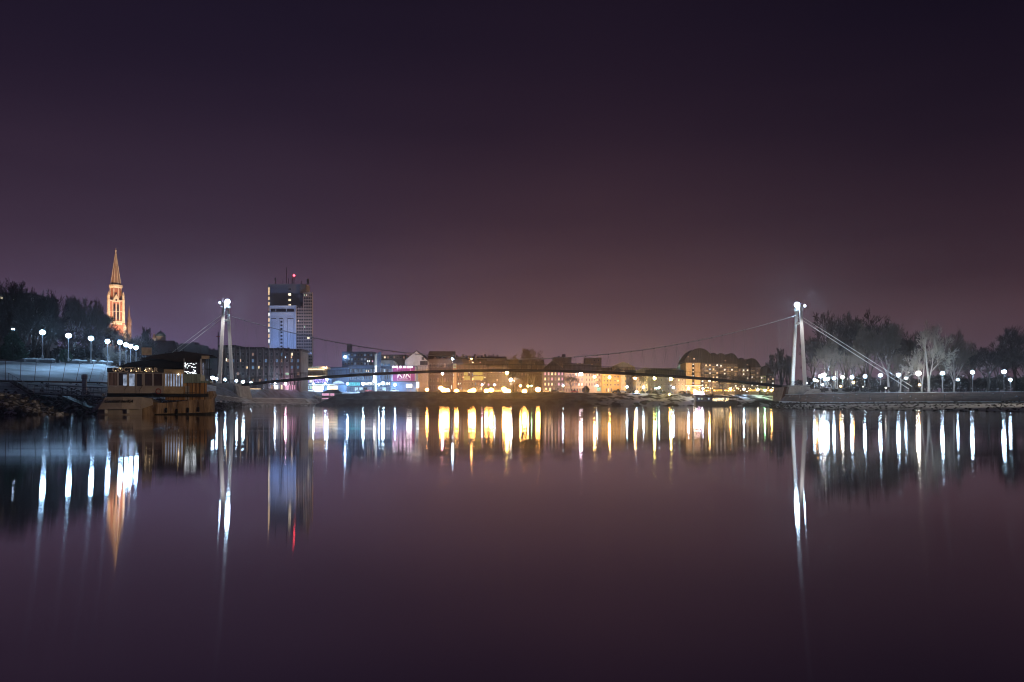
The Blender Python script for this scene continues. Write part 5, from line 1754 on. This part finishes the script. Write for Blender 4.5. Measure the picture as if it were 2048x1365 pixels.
g6, rf = block('gabled_house', 'house with a pale pediment gable lit from below behind the yellow houses', 'house', 1222, 1270, 734.5, 468, 12, 'wall_beige', 'gable_y', 'wall_beige', 724)
for px in (1257.5, 1240):
    MB().box(X(px - .8, 468), X(px + .8, 468), 468.5, 470, Z(734, 468), Z(726, 468)).build('chimney', 'wall_cream', g6)
g7, rf = block('gabled_house', 'low gabled pale house behind the orange street lamp', 'house', 1270, 1312, 743.5, 470, 12, 'wall_beige', 'gable_y', 'wall_beige', 735)
h6, rf = block('town_house', 'cream town house with dormer gable behind the orange lamp', 'house', 1272, 1284, 755, YY, 12, 'wall_cream', 'gable_x', 'roof_dark', 748)
wgrid(h6, YY, 1273, 1283, 757, 783, 2, 3, .5, .5, 41, [('lit_dim', .4)])
h7, rf = block('town_house', 'narrow pale gabled house lit on one side left of the dark block', 'house', 1284.4, 1296, 756, YY, 12, 'wall_cream', 'gable_y', 'wall_cream', 748)
wgrid(h7, YY, 1285, 1295, 757, 783, 2, 3, .5, .5, 42, [('lit_cream', .3)])
h8, rf = block('apartment_house', 'dark set back house between the yellow corner house and the cream town house', 'house', 1252, 1273, 748, 458, 12, 'wall_dark', 'gable_x', 'roof_dark', 740)
wgrid(h8, 458, 1254, 1272, 752, 782, 4, 3, .45, .5, 43, [('lit_dim', .25)])
h9, rf = block('apartment_block', 'long dark block left of the humped roof flats', 'building', 1296, 1371, 752, 462, 14, 'wall_dark', 'gable_x', 'roof_dark', 740)
wgrid(h9, 462, 1299, 1368, 756, 783, 10, 3, .4, .5, 44, [('lit_dim', .12), ('lit_warm', .05)])
h10, rf = block('apartment_block', 'far dark roofed block behind the gabled houses', 'building', 1300, 1366, 742, 520, 14, 'wall_purple', 'gable_x', 'roof_dark', 737)
ch2 = thing('small_church', (X(1360, 540), 540, ZG), 'small white floodlit church tower with a dark onion spire', 'church')
kz = lambda py: Z(py, 540) - ZG
m = MB(); m.box(-2.6, 2.6, -2.6, 2.6, -.3, kz(744)); m.box(-3.2, 3.2, -3.2, 3.2, kz(745.5), kz(743.5)); m.build('tower', 'wall_pale', ch2, local=True)
m = MB(); m.lathe((0, 0, kz(743.5)), [(2.4, 0), (2.7, 1.2), (1.9, 3.2), (1.0, 4.2), (.9, 5.4), (.35, 8.0), (.06, 11)], 10); m.build('onion_spire', 'copper_green', ch2, local=True)
spot('small_church_floodlight', (X(1371, 520), 522, 12), (X(1360, 540), 540, kz(737) + ZG), (.95, 1, .95), 60000, 60)

# --- flats with humped roofs
hp = thing('humped_roof_flats', (X(1450, 470), 470, ZG), 'long stepped apartment building with dark humped roofs and many lit balconies', 'apartments')
segs = [(1372, 1401, 726, 468, 'wall_ochre'), (1401.3, 1438, 727, 470, 'wall_taupe'), (1438.3, 1475, 728, 474, 'wall_taupe'), (1475.3, 1499, 737, 478, 'wall_taupe'), (1499.3, 1520, 735, 482, 'wall_taupe'), (1520.3, 1532, 752, 484, 'wall_green'), (1532.3, 1550, 755, 488, 'wall_taupe')]
r = random.Random(77)
for k, (x0, x1, yt, Y, wl) in enumerate(segs):
    wo_ = MB().box(X(x0, Y), X(x1, Y), Y, Y + 16, ZG - .3, Z(yt, Y)).build('wall', wl, hp)
    if k == 0:
        MB().box(X(1384, Y), X(1389, Y), Y - .08, Y - .01, Z(776, Y), Z(727, Y)).build('stair_glazing', 'dark_glass', wo_)
        for py, mt_ in ((729, 'lit_white'), (736.5, 'lit_cream'), (744, 'lit_white'), (752, 'lit_cool'), (766.5, 'lit_blue')):
            win(hp, X(1386.5, Y), Y - .1, Z(py, Y), 3.4 * Y / F, 2.8 * Y / F, mt_)
        MB().box(X(1362, Y - 1), X(1402, Y - 1), Y - 2.5, Y - .02, Z(773, Y), Z(771.4, Y)).build('glowing_canopy', 'strip_warm', hp)  # canopy glows by itself in place of the amber light at ground level
        for px in (1372.6, 1400):
            MB().box(X(px - .7, Y), X(px + .7, Y), Y - .3, Y - .01, Z(772, Y), Z(726, Y)).build('pilaster', 'wall_cream', wo_)
        continue
    ny = int((782 - yt) / 8)
    nx = max(2, int((x1 - x0) / 7))
    for j in range(ny):
        py = yt + 4 + j * 8
        for i in range(nx):
            px = x0 + (x1 - x0) * (i + .5) / nx
            t = r.random()
            mt_ = 'lit_white' if t < .12 else 'lit_warm' if t < .27 else 'lit_cream' if t < .36 else 'lit_dim' if t < .6 else 'lit_cool' if t < .63 else 'dark_glass'
            win(hp, X(px, Y), Y - .01, Z(py, Y), 3.6 * Y / F, 3.8 * Y / F, mt_)
            if k != 5 and (i + k) % 2 == 0:
                MB().box(X(px - 3.4, Y), X(px + 3.4, Y), Y - 1.6, Y - .05, Z(py + 4.2, Y), Z(py + 2.2, Y)).build('balcony', 'wall_cream', hp)
hr = MB()
for x0, x1, yt, yk, Y in ((1366, 1432, 726, 697, 468), (1410, 1442, 727, 706, 469.5), (1424, 1458, 727.5, 707, 470), (1444, 1480, 728, 707, 474), (1468, 1496, 736, 716, 478), (1484, 1522, 735, 717, 482), (1514, 1546, 752, 732, 484)):
    pts = []
    xa, xb = X(x0, Y), X(x1, Y)
    for i in range(13):
        u = i / 12
        s_ = abs(2 * u - 1)
        pts.append((xb + (xa - xb) * u, Z(yt, Y) + (Z(yk, Y) - Z(yt, Y)) * (1 - s_ ** 2.2) * (1 if s_ < .96 else .6)))
    hm = MB().prism_y([(xa, Z(yt, Y)), (xb, Z(yt, Y))] + pts[1:-1], Y - .6, Y + 15).build('humped_roof', 'roof_dark', hp)
for px, py, Y, mt_ in ((1376, 714, 467, 'lit_dim'), (1387.5, 718.3, 467, 'lit_warm'), (1420.5, 721.5, 469, 'lit_green'), (1409, 711, 468.8, 'lit_dim'), (1450, 722, 469, 'lit_dim'), (1494, 730, 477, 'lit_dim')):
    win(hp, X(px, Y), Y - .75, Z(py, Y), 3 * Y / F, 2.4 * Y / F, mt_, name='dormer_window')
for px, pw in ((1379, 34000), (1410, 26000), (1440, 26000), (1470, 24000), (1505, 24000), (1538, 16000)):
    spot('facade_floodlight', (X(px, 452), 452, 8.4), (X(px + 3, 472), 472, 16), (1, .60, .26), pw, 120, .9, .4)
for px in (1395, 1428, 1458, 1490, 1522):
    fl_ = thing('ground_floodlight', (X(px, 453), 453, 7.0), 'small amber floodlight on the lawn before the humped roof flats', 'floodlight', 'amber floodlights before the humped roof flats')
    MB().box(-.3, .3, -.2, .2, .1, .6).build('housing', 'dark_steel', fl_, local=True)
    MB().box(-.06, .06, -.06, .06, -.2, .1).build('stake', 'dark_steel', fl_, local=True)
gl = thing('kiosk', (X(1563, 470), 470, ZG), 'amber lit kiosk glowing beside the right end of the bridge', 'kiosk')
MB().box(X(1556, 470), X(1570, 470), 470, 476, ZG - .2, Z(774, 470)).build('wall', 'wall_ochre', gl)
MB().box(X(1555.5, 470), X(1570.5, 470), 469.6, 476.4, Z(774, 470), Z(773, 470)).build('roof', 'roof_brown', gl)
for k in range(4):
    MB().box(X(1556.8 + k * 3.3, 470), X(1559.4 + k * 3.3, 470), 469.9, 469.99, Z(771.5, 470) - 1.2, Z(764.5, 470) - 2.5).build('lit_window', 'lit_amber', gl)
r = random.Random(6)
m = MB()
for k in range(110):
    px = r.uniform(1400, 1556)
    m.ball((X(px, 452), 452 + r.uniform(-3, 3), Z(r.uniform(775.5, 785), 452)), r.uniform(.08, .22), 5)
tag(tag(m.build('market_lights', 'fairy_warm'), 'strings of warm market lights below the humped roof flats', 'lights'), kind='stuff')
for k, (x0, x1) in enumerate(((1410, 1424), (1428, 1448), (1452, 1470), (1500, 1518), (1534, 1552))):
    stl = thing('market_stall', (X((x0 + x1) / 2, 450), 450, 6.6), 'amber lit market stall, %s of five along the far promenade' % ('first', 'second', 'third', 'fourth', 'last')[k], 'stall', 'market stalls along the far promenade')
    MB().box(X(x0, 450), X(x1, 450), 450, 452.5, 6.3, Z(783, 450)).build('counter', 'wall_ochre', stl)
    MB().box(X(x0 + .5, 450), X(x1 - .5, 450), 452.2, 452.4, Z(783, 450), Z(779.5, 450)).build('lit_back', 'lit_amber', stl)
    MB().prism_y([(X(x0 - .5, 450), Z(779.5, 450)), (X(x1 + .5, 450), Z(779.5, 450)), (X((x0 + x1) / 2, 450), Z(777, 450))], 449.6, 452.8).build('roof', 'roof_brown', stl)

# --- floating bar at the far bank
fb = thing('floating_bar', (X(1432, 400), 398, 0), 'dark floating bar boat with warm string lights below the humped roof flats', 'boat')
Yf = 398.0
m = MB(); m.prism_y([(X(1393, Yf), -.3), (X(1470, Yf), -.3), (X(1476, Yf), Z(803, Yf)), (X(1392, Yf), Z(803.5, Yf))], Yf, Yf + 6); m.build('hull', 'dark_steel', fb)
MB().box(X(1393, Yf), X(1425, Yf), Yf + .3, Yf + 5.6, Z(803.5, Yf), Z(794, Yf)).build('cabin', 'wall_dkblue', fb)
m = MB(); m.box(X(1392, Yf), X(1440, Yf), Yf - .1, Yf + 6, Z(794, Yf), Z(793, Yf)); m.build('cabin_roof', 'dark_steel', fb)
m = MB(); m.add([P(1436, 791, Yf), P(1478, 794.6, Yf), P(1478, 794.6, Yf + 6), P(1436, 791, Yf + 6), P(1436, 792, Yf), P(1478, 795.6, Yf), P(1478, 795.6, Yf + 6), P(1436, 792, Yf + 6)], [(0, 1, 2, 3), (7, 6, 5, 4), (0, 4, 5, 1), (2, 6, 7, 3), (1, 5, 6, 2), (3, 7, 4, 0)])
m.build('deck_canopy', 'wall_blue', fb)
for px, mt_ in ((1398, 'lit_cool'), (1404, 'lit_green'), (1411, 'dark_glass'), (1418, 'lit_cool')):
    win(fb, X(px, Yf), Yf + .25, Z(798, Yf), 3 * Yf / F, 3.6 * Yf / F, mt_)
m = MB()
for px in (1427, 1436, 1446, 1456, 1466, 1473):
    m.tube((X(px, Yf), Yf + .4, Z(803, Yf)), (X(px, Yf), Yf + .4, Z(792, Yf)), .08)
m.build('canopy_post', 'dark_steel', fb)
m = MB()
for k in range(80):
    px = r.uniform(1426, 1458)
    m.ball((X(px, Yf), Yf + r.uniform(.2, 2), Z(r.uniform(796.5, 803), Yf)), r.uniform(.06, .14), 5)
tag(m.build('string_lights', 'fairy_warm', fb), kind='stuff')

# --- white wall and ramp on the right bank
ww = thing('low_wall', (X(1700, 276), 276, 5.1), 'long low white wall behind the shrubs of the right bank', 'wall')
MB().box(X(1645, 276), X(1757, 276), 276, 276.5, 4.9, Z(777.5, 276)).build('panel', 'white_paint', ww)
MB().box(X(1644, 276), X(1758, 276), 275.9, 276.6, Z(777.5, 276), Z(777.5, 276) + .15).build('coping', 'pale_concrete', ww)
rm = thing('access_ramp', (X(1632, 274), 274, 5.1), 'white curved ramp wall rising to the right bridge end', 'ramp')
m = MB(); m.prism_y([(X(1608, 274), Z(790, 274)), (X(1644, 274), Z(786, 274)), (X(1644, 274), Z(778, 274)), (X(1628, 274), Z(778, 274)), (X(1616, 274), Z(783, 274))], 274, 275); m.build('side_wall', 'white_paint', rm)
m = MB(); m.prism_y([(X(1616, 274), Z(789, 274)), (X(1646, 274), Z(785.5, 274)), (X(1640, 274), Z(781, 274)), (X(1630, 274), Z(782.5, 274))], 273.2, 273.9); m.build('wing_wall', 'pale_concrete', rm)
fl2 = thing('flagpoles', (X(1671, 280), 280, 5.1), 'pair of pale upright poles lit white behind the low wall', 'poles')
for px, t in ((1671.5, 742), (1674.5, 742)):
    MB().tube((X(px, 280), 280, 5.0), (X(px, 280), 280, Z(t, 280)), .14).build('pole', 'white_paint', fl2)
gp_ = 'bollards along the right promenade'
for k in range(14):
    px = 1862 + k * 13.5
    bo = thing('bollard', (X(px, 262.5), 262.5, 5.2), 'small dark bollard, number %d from the left on the snowy verge' % (k + 1), 'bollard', gp_)
    MB().lathe((0, 0, -.1), [(.13, 0), (.11, .9), (.14, .95), (.05, 1.1)], 8).build('post', 'dark_steel', bo, local=True)
    MB().lathe((0, 0, .99), [(.13, 0), (.09, .1), (.02, .16)], 8).build('snow_cap', 'snow', bo, local=True)

# ------------------------------------------------------------------ cars
def car_parts(root, paint):
    m = MB()
    m.prism_y([(-2.1, .35), (2.1, .35), (2.15, .7), (1.9, .92), (1.0, 1.0), (-1.5, 1.0), (-2.1, .85)], -.85, .85)
    m.prism_y([(-1.55, 1.0), (1.05, 1.0), (.35, 1.45), (-1.05, 1.45)], -.72, .72)
    m.build('body', paint, root, local=True)
    m = MB(); m.prism_y([(-1.38, 1.03), (.85, 1.03), (.28, 1.39), (-.98, 1.39)], -.745, -.725); m.build('side_window', 'dark_glass', root, local=True)
    for x in (-1.3, 1.35):
        for y in (-.8, .8):
            m = MB(); m.lathe((0, 0, 0), [(.3, -.1), (.33, -.05), (.33, .05), (.3, .1)], 10)
            m.v = [(x + a, y + c, .33 + b) for a, b, c in m.v]
            m.build('wheel', 'rubber', root, local=True)


gA = 'cars parked on the far promenade'
for px, Y, z, paint, rz, lab in ((718, 424, 7.3, 'car_silver', 0, 'silver car parked left of the white light cone'), (727, 424, 7.3, 'car_dark', 3, 'dark car parked under the tall white lamp left of the light cone'), (738, 424, 7.3, 'car_red', 0, 'red car parked beside the light cone'),
                                 (762, 420, 7.4, 'car_dark', 2, 'dark car parked under the brightest lamp below the shop sign'), (789, 420, 7.4, 'car_white', 0, 'white car parked below the hoarding'), (920, 424, 7.3, 'car_dark', 0, 'dark car between the sodium lamps left of the middle'),
                                 (934, 424, 7.3, 'car_silver', 1, 'silver car between the two left pairs of sodium lamps'), (961, 424, 7.3, 'car_dark', 0, 'dark car parked left of the central sodium lamps'), (994, 424, 7.3, 'car_silver', 2, 'silver car with light streaks parked right of the central sodium lamps'),
                                 (1094, 426, 7.2, 'car_white', 0, 'white car in front of the taupe house'), (1110, 426, 7.2, 'car_dark', 0, 'dark car in front of the taupe house'), (1121, 426, 7.2, 'car_white', 0, 'white car beside the small lamp at the taupe house'),
                                 (1149, 426, 7.0, 'car_red', 0, 'red car in front of the beige house'), (1231, 428, 6.9, 'car_dark', 0, 'dark car in front of the yellow corner house'), (1246, 428, 6.9, 'car_silver', 0, 'silver car at the corner of the yellow house')):
    c_ = thing('parked_car', (X(px, Y), Y, z), lab, 'car', gA, R(rz))
    car_parts(c_, paint)

# ------------------------------------------------------------------ lamps
def lamp(name, label, cat, group, px, py, Y, zg, col, s, rad, heads=((0, 0),), arm=False, pole='steel'):
    z = Z(py, Y)
    x = X(px, Y)
    if z < zg + .8:
        zg = z - 1.0
    root = thing(name, (x, Y, zg), label, cat, group)
    h = z - zg
    m = MB()
    m.pipe([(0, 0, -.2), (0, 0, .5), (0, 0, h - rad * .8)], [.11, .075, .055], 6)
    m.lathe((0, 0, -.15), [(.16, 0), (.16, .5), (.09, .6)], 8)
    if len(heads) > 1 or arm:
        for dx, dz in heads:
            m.pipe([(0, 0, h - rad), (dx * .6, 0, h + dz + .15), (dx, 0, h + dz)], [.05, .045, .04], 5)
    m.build('pole', pole, root, local=True)
    for dx, dz in heads:
        MB().ball((dx, 0, h + dz), rad, 10, sz=.92).build('lamp_head', lampmat(col, s), root, local=True)
        MB().lathe((dx, 0, h + dz + rad * .8), [(rad * .6, 0), (rad * .5, rad * .25), (.03, rad * .4)], 8).build('lamp_cap', 'dark_steel', root, local=True)
    return root


g1 = 'white globe lamps along the left promenade'
ordn = ('first', 'second', 'third', 'fourth', 'fifth', 'sixth', 'seventh', 'eighth')
for i, (px, py) in enumerate(((85, 665), (137, 672), (182, 677), (215, 683), (240, 685), (252, 690), (261, 693), (272, 696))):
    Y = 12.0 * F / (HY - py)
    lamp('globe_lamp', 'white globe lamp on a slim pole, %s from the left above the snow slope' % ordn[i], 'street lamp', g1, px, py, Y, 8.9, 'cool', 290, .42)
lamp('globe_lamp', 'white globe lamp half hidden behind the tip of the conifer', 'street lamp', g1, 26, 660, 152, 8.9, 'white', 150, .28)
g2 = 'white lamps along the waterfront by the left pylon'
for i, (px, py, Y, s, rad, lab) in enumerate(((425, 756, 300, 300, .62, 'large white lamp close beside the stern of the bar boat'), (433, 758, 304, 300, .55, 'white lamp just left of the left pylon foot'), (441, 760, 308, 240, .4, 'small white lamp between the legs of the left pylon'),
                                              (450, 760, 312, 260, .5, 'white lamp between the left pylon and the deck start'), (473, 762, 318, 300, .5, 'white lamp just right of the left pylon foot'), (486, 764, 322, 320, .58, 'brightest white lamp right of the left pylon'),
                                              (502, 766, 328, 300, .5, 'white lamp under the left end of the bridge deck'))):
    lamp('waterfront_lamp', lab, 'street lamp', g2, px, py, Y, 6.9, 'white', s, rad)
g3 = 'lamps along the marina and shops'
for px, py, Y, col, s, rad, lab in ((550, 766, 384, 'white', 260, .5, 'white lamp in front of the shop windows of the ribbed block'), (571, 768, 384, 'pink', 220, .6, 'pinkish lamp in front of the violet shop window'), (597, 767, 412, 'white', 280, .6, 'white lamp at the left corner of the restaurant'),
                                    (627, 768, 415, 'white', 220, .42, 'white lamp above the left glazed front of the restaurant'), (650, 768, 416, 'white', 220, .42, 'white lamp between the two glazed restaurant fronts'), (654, 759, 416, 'white', 280, .55, 'tall white lamp at the right end of the restaurant terrace'),
                                    (695, 768, 418, 'white', 240, .5, 'white lamp left of the teal canopy'), (726, 768, 418, 'white', 300, .68, 'large white lamp at the left of the shop sign band'), (758, 769, 418, 'white', 260, .5, 'white lamp just right of the light cone'),
                                    (766, 767, 418, 'white', 340, .75, 'largest white lamp in front of the shop sign band'), (790, 770, 416, 'white', 280, .55, 'white lamp below the left corner of the hoarding')):
    lamp('promenade_lamp', lab, 'street lamp', g3, px, py, Y, 7.3, col, s * 1.7, rad)
ls = thing('lightbox_sign', (X(818, 416), 416, 7.4), 'small bright lightbox sign on two legs below the hoarding', 'sign')
MB().box(X(813, 416), X(823.5, 416), 416, 416.4, Z(775.5, 416), Z(769, 416)).build('lightbox', emi('lightbox', (1, .97, .9), 9, sample=True), ls)
for px in (815, 821.5):
    MB().box(X(px, 416) - .12, X(px, 416) + .12, 416.1, 416.3, 7.2, Z(775.5, 416)).build('leg', 'wall_beige', ls)
ls = thing('lit_totem', (X(835.5, 420), 420, 7.4), 'white lit totem sign at the right corner of the hoarding', 'sign')
MB().box(X(832.5, 420), X(838, 420), 420, 420.5, Z(776, 420), Z(764.5, 420)).build('lit_face', 'strip_white', ls)
MB().box(X(833.5, 420), X(837, 420), 420.05, 420.45, 7.2, Z(776, 420)).build('plinth', 'white_paint', ls)
g4 = 'large sodium lamps on the dark embankment'
for px, py, s, rad, hd, lab in ((854, 780, 300, .6, ((0, 0),), 'single sodium lamp right of the hoarding'), (884, 779, 380, .8, ((-.6, .6), (1.0, -.3)), 'double sodium lamp, brighter of the leftmost pair'), (891, 782, 380, .85, ((-.9, -.3), (.9, .1)), 'double sodium lamp, lower of the leftmost pair'),
                                (913, 783, 380, .85, ((0, 0),), 'single big sodium lamp right of the leftmost pair'), (940, 783.5, 380, .8, ((0, 0),), 'sodium lamp, left of the second pair'), (947, 781, 380, .85, ((0, 0),), 'sodium lamp, right of the second pair'),
                                (973, 782.5, 380, .85, ((0, 0),), 'sodium lamp, left of the central pair'), (982.5, 780.5, 380, .85, ((0, 0),), 'sodium lamp, right of the central pair'), (1008, 778.5, 380, .85, ((0, 0),), 'sodium lamp under the yellow lamp, upper one'),
                                (1013.5, 781.5, 380, .9, ((-.8, 0), (.8, -.4)), 'double sodium lamp under the yellow lamp'), (1049, 783, 380, .85, ((0, 0),), 'single sodium lamp right of the yellow lamp'), (1076, 779.5, 420, .95, ((0, 0),), 'rightmost big sodium lamp in front of the taupe house')):
    lamp('sodium_lamp', lab, 'street lamp', g4, px, py, 414, 7.35, 'sodium', s * .8, rad * 1.3, hd, arm=len(hd) > 1)
lamp('mast_lamp', 'yellow ball lamp high on a mast in the middle just below the bridge deck', 'street lamp', None, 1014, 746, 432, 7.2, 'yellow', 260, .85)
lamp('mast_lamp', 'tall white lamp just right of the yellow ball lamp', 'street lamp', None, 1021.5, 760, 432, 7.2, 'warm', 320, .8)
lamp('mast_lamp', 'big white lamp on a mast right under the bridge deck before the beige house', 'street lamp', None, 1162, 748, 430, 7.0, 'violet', 340, .95)
lamp('mast_lamp', 'pinkish white lamp high above the leftmost sodium pair', 'street lamp', None, 885, 748, 436, 7.2, 'pink', 240, .6)
g5 = 'amber street lamps on tall poles'
for px, py, col, s, rad, lab in ((1189, 754, 'orange', 300, .62, 'amber street lamp before the cream house'), (1219, 755, 'orange', 320, .66, 'amber street lamp before the three storey yellow house'), (1270, 757, 'orange', 300, .62, 'amber street lamp left of the cream town house'),
                                 (1309, 757, 'yellow', 320, .7, 'yellow street lamp before the long dark block, left one'), (1342, 758.5, 'yellow', 320, .7, 'yellow street lamp before the long dark block, right one'), (1419, 761, 'orange', 240, .55, 'orange street lamp before the balconies just under the bridge deck'),
                                 (1041, 772, 'orange', 220, .5, 'small orange lamp left of the single sodium lamp'), (1056, 772.5, 'orange', 220, .5, 'small orange lamp right of the single sodium lamp')):
    lamp('street_lamp', lab, 'street lamp', g5, px, py, 428, 7.1, col, s * 2.7, rad)
g6_ = 'small white lamps along the far promenade'
for px, py, col, s, rad, lab in ((964, 770, 'pink', 150, .48, 'small pink lamp left of the central sodium pair'), (989, 770, 'white', 160, .42, 'small white lamp right of the central sodium pair'), (1126, 772, 'white', 240, .5, 'small white lamp at the right corner of the taupe house'), (1194, 772, 'white', 240, .5, 'small white lamp below the cream house balconies'),
                                 (1254, 774, 'white', 260, .55, 'small white lamp at the right corner of the yellow houses'), (1287, 775, 'white', 240, .5, 'small white lamp before the narrow pale house'), (1318, 776, 'white', 260, .52, 'small white lamp right of the left yellow street lamp'),
                                 (1347, 776, 'white', 280, .58, 'small white lamp right of the right yellow street lamp'), (1377, 777, 'white', 240, .5, 'small white lamp before the ochre end wall of the flats'), (1406, 778, 'white', 220, .48, 'small white lamp above the glowing landing stage'),
                                 (1461, 779, 'orange', 240, .52, 'orange lamp before the middle of the humped roof flats'), (1488, 779, 'white', 300, .62, 'bright white lamp before the humped roof flats'), (1516, 780, 'warm', 260, .52, 'warm white lamp left of the green lamp'),
                                 (1530, 781, 'green', 220, .6, 'green lamp before the pale green wall'), (1543, 781, 'orange', 240, .52, 'orange lamp right of the green lamp'), (1555, 778, 'green', 120, .36, 'tiny green light near the right end of the deck'), (1313, 777, 'green', 100, .34, 'tiny green light left of the left yellow street lamp pole'),
                                 (1063, 772, 'green', 100, .36, 'tiny green light right of the small orange lamp')):
    lamp('promenade_lamp', lab, 'street lamp', g6_, px, py, 427, 6.6, col, s, rad)
g7_ = 'low lights on the snowy embankment'
for px, py, Y, col, s, rad, lab in ((1273, 784.5, 418, 'white', 340, .55, 'white ground light at the top of the snowy embankment'), (1339, 789.5, 418, 'orange', 180, .4, 'orange ground light on the snowy embankment')):
    lamp('ground_light', lab, 'light', g7_, px, py, Y, 6.0, col, s, rad)
ld = thing('landing_stage', (X(1394, 414), 414, 5.2), 'glowing pinkish white landing stage left of the floating bar', 'landing stage')
MB().box(X(1387, 414), X(1411, 414), 414, 418, 4.2, Z(790, 414)).build('platform', 'dark_concrete', ld)
for k, px in enumerate((1390, 1395, 1400, 1405)):
    MB().ball((X(px, 414), 414.5, Z(785.5 if k else 783, 414)), .75, 8).build('lamp_head', lampmat('violet' if k else 'warm', 90), ld)
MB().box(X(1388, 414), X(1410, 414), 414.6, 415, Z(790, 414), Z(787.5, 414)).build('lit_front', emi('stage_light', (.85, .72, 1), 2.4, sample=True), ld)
g8 = 'lights on the roofs behind the bridge'
for px, py, Y, col, s, rad, lab in ((690, 714, 449, 'white', 120, .6, 'bluish roof light at the left corner of the set back office block'), (905, 718.5, 445, 'white', 160, .6, 'bluish white roof light above the pale stair shaft'), (943, 717.5, 447, 'orange', 140, .5, 'small orange roof light above the attic windows')):
    lamp('roof_light', lab, 'light', g8, px, py, Y, Z(py, Y) - 1.6, col, s, rad)
g9 = 'white lamps along the right promenade'
for i, (px, py, Y, col, s, rad, lab) in enumerate(((1612, 767, 292, 'white', 240, .42, 'white lamp just right of the right pylon foot'), (1629, 760, 300, 'white', 300, .5, 'white lamp at the left end of the lamp cluster'), (1634, 762, 302, 'orange', 220, .42, 'orange lamp at the left of the lamp cluster'),
                                                   (1641, 753, 286, 'white', 340, .6, 'white lamp in the middle of the cluster, left one'), (1648, 750, 284, 'warm', 360, .66, 'brightest lamp in the middle of the cluster'), (1650, 758.5, 290, 'white', 320, .6, 'white lamp low in the middle of the cluster'),
                                                   (1656, 757.5, 288, 'white', 300, .52, 'white lamp at the right end of the cluster'), (1668, 757, 286, 'white', 300, .52, 'white lamp beside the pair of pale poles'), (1685, 755, 284, 'warm', 300, .52, 'warm white lamp right of the pale poles'),
                                                   (1704, 755, 282, 'white', 320, .54, 'white lamp above the middle of the white wall'), (1730, 753, 280, 'white', 320, .54, 'white lamp above the right part of the white wall'), (1761, 751, 278, 'white', 320, .56, 'white lamp at the right end of the white wall'),
                                                   (1797, 750, 276, 'white', 330, .58, 'white lamp crossed by the lower stay cables'), (1837, 747, 274, 'warm', 400, .70, 'large warm white lamp below the white birch'), (1885, 747, 273, 'white', 330, .56, 'white lamp right of the white birch trunks'),
                                                   (1945, 745, 272, 'white', 320, .54, 'white lamp before the broad dark tree'), (2008, 744, 271, 'white', 360, .62, 'rightmost large white lamp'))):
    lamp('park_lamp', lab, 'street lamp', g9, px, py, Y, 5.2, col, s, rad)
g10 = 'smaller park lamps set back from the right promenade'
for px, py, Y, col, s, rad, lab in ((1812, 757, 305, 'white', 240, .46, 'small white lamp just right of the stay cables'), (1916, 760, 308, 'white', 240, .44, 'small white lamp below the slender half lit tree'), (2021, 760, 305, 'white', 260, .5, 'small white lamp below the rightmost large lamp'),
                                    (1645, 770, 300, 'white', 160, .36, 'small low white lamp below the lamp cluster'), (1681, 773, 296, 'orange', 140, .3, 'tiny orange lamp above the white wall'), (1703, 774, 296, 'white', 140, .3, 'tiny white lamp above the white wall'),
                                    (1707, 765, 320, 'orange', 60, .5, 'blurred orange light between two trees behind the wall'), (1839, 770, 290, 'orange', 140, .34, 'tiny orange lamp below the large warm lamp'), (1726, 774.5, 280, 'warm', 70, .2, 'tiny warm light over a dark shrub'), (1771, 776.5, 280, 'warm', 70, .24, 'tiny warm light right of the wide dark shrub')):
    lamp('park_lamp', lab, 'street lamp', g10, px, py, Y, 5.2, col, s, rad)

# ------------------------------------------------------------------ winter haze over the river
hz = MB().box(-480, 480, -12, 720, -3.5, 112).build('haze', 'water')
hm = bpy.data.materials.new('haze')
hm.use_nodes = True
hm.node_tree.nodes.clear()
pvn = hm.node_tree.nodes.new('ShaderNodeVolumePrincipled')
pvn.inputs['Color'].default_value = (.9, .88, .95, 1)
pvn.inputs['Density'].default_value = .0003
pvn.inputs['Anisotropy'].default_value = .9
on = hm.node_tree.nodes.new('ShaderNodeOutputMaterial')
hm.node_tree.links.new(pvn.outputs[0], on.inputs['Volume'])
hz.data.materials[0] = hm
tag(hz, kind='stuff')
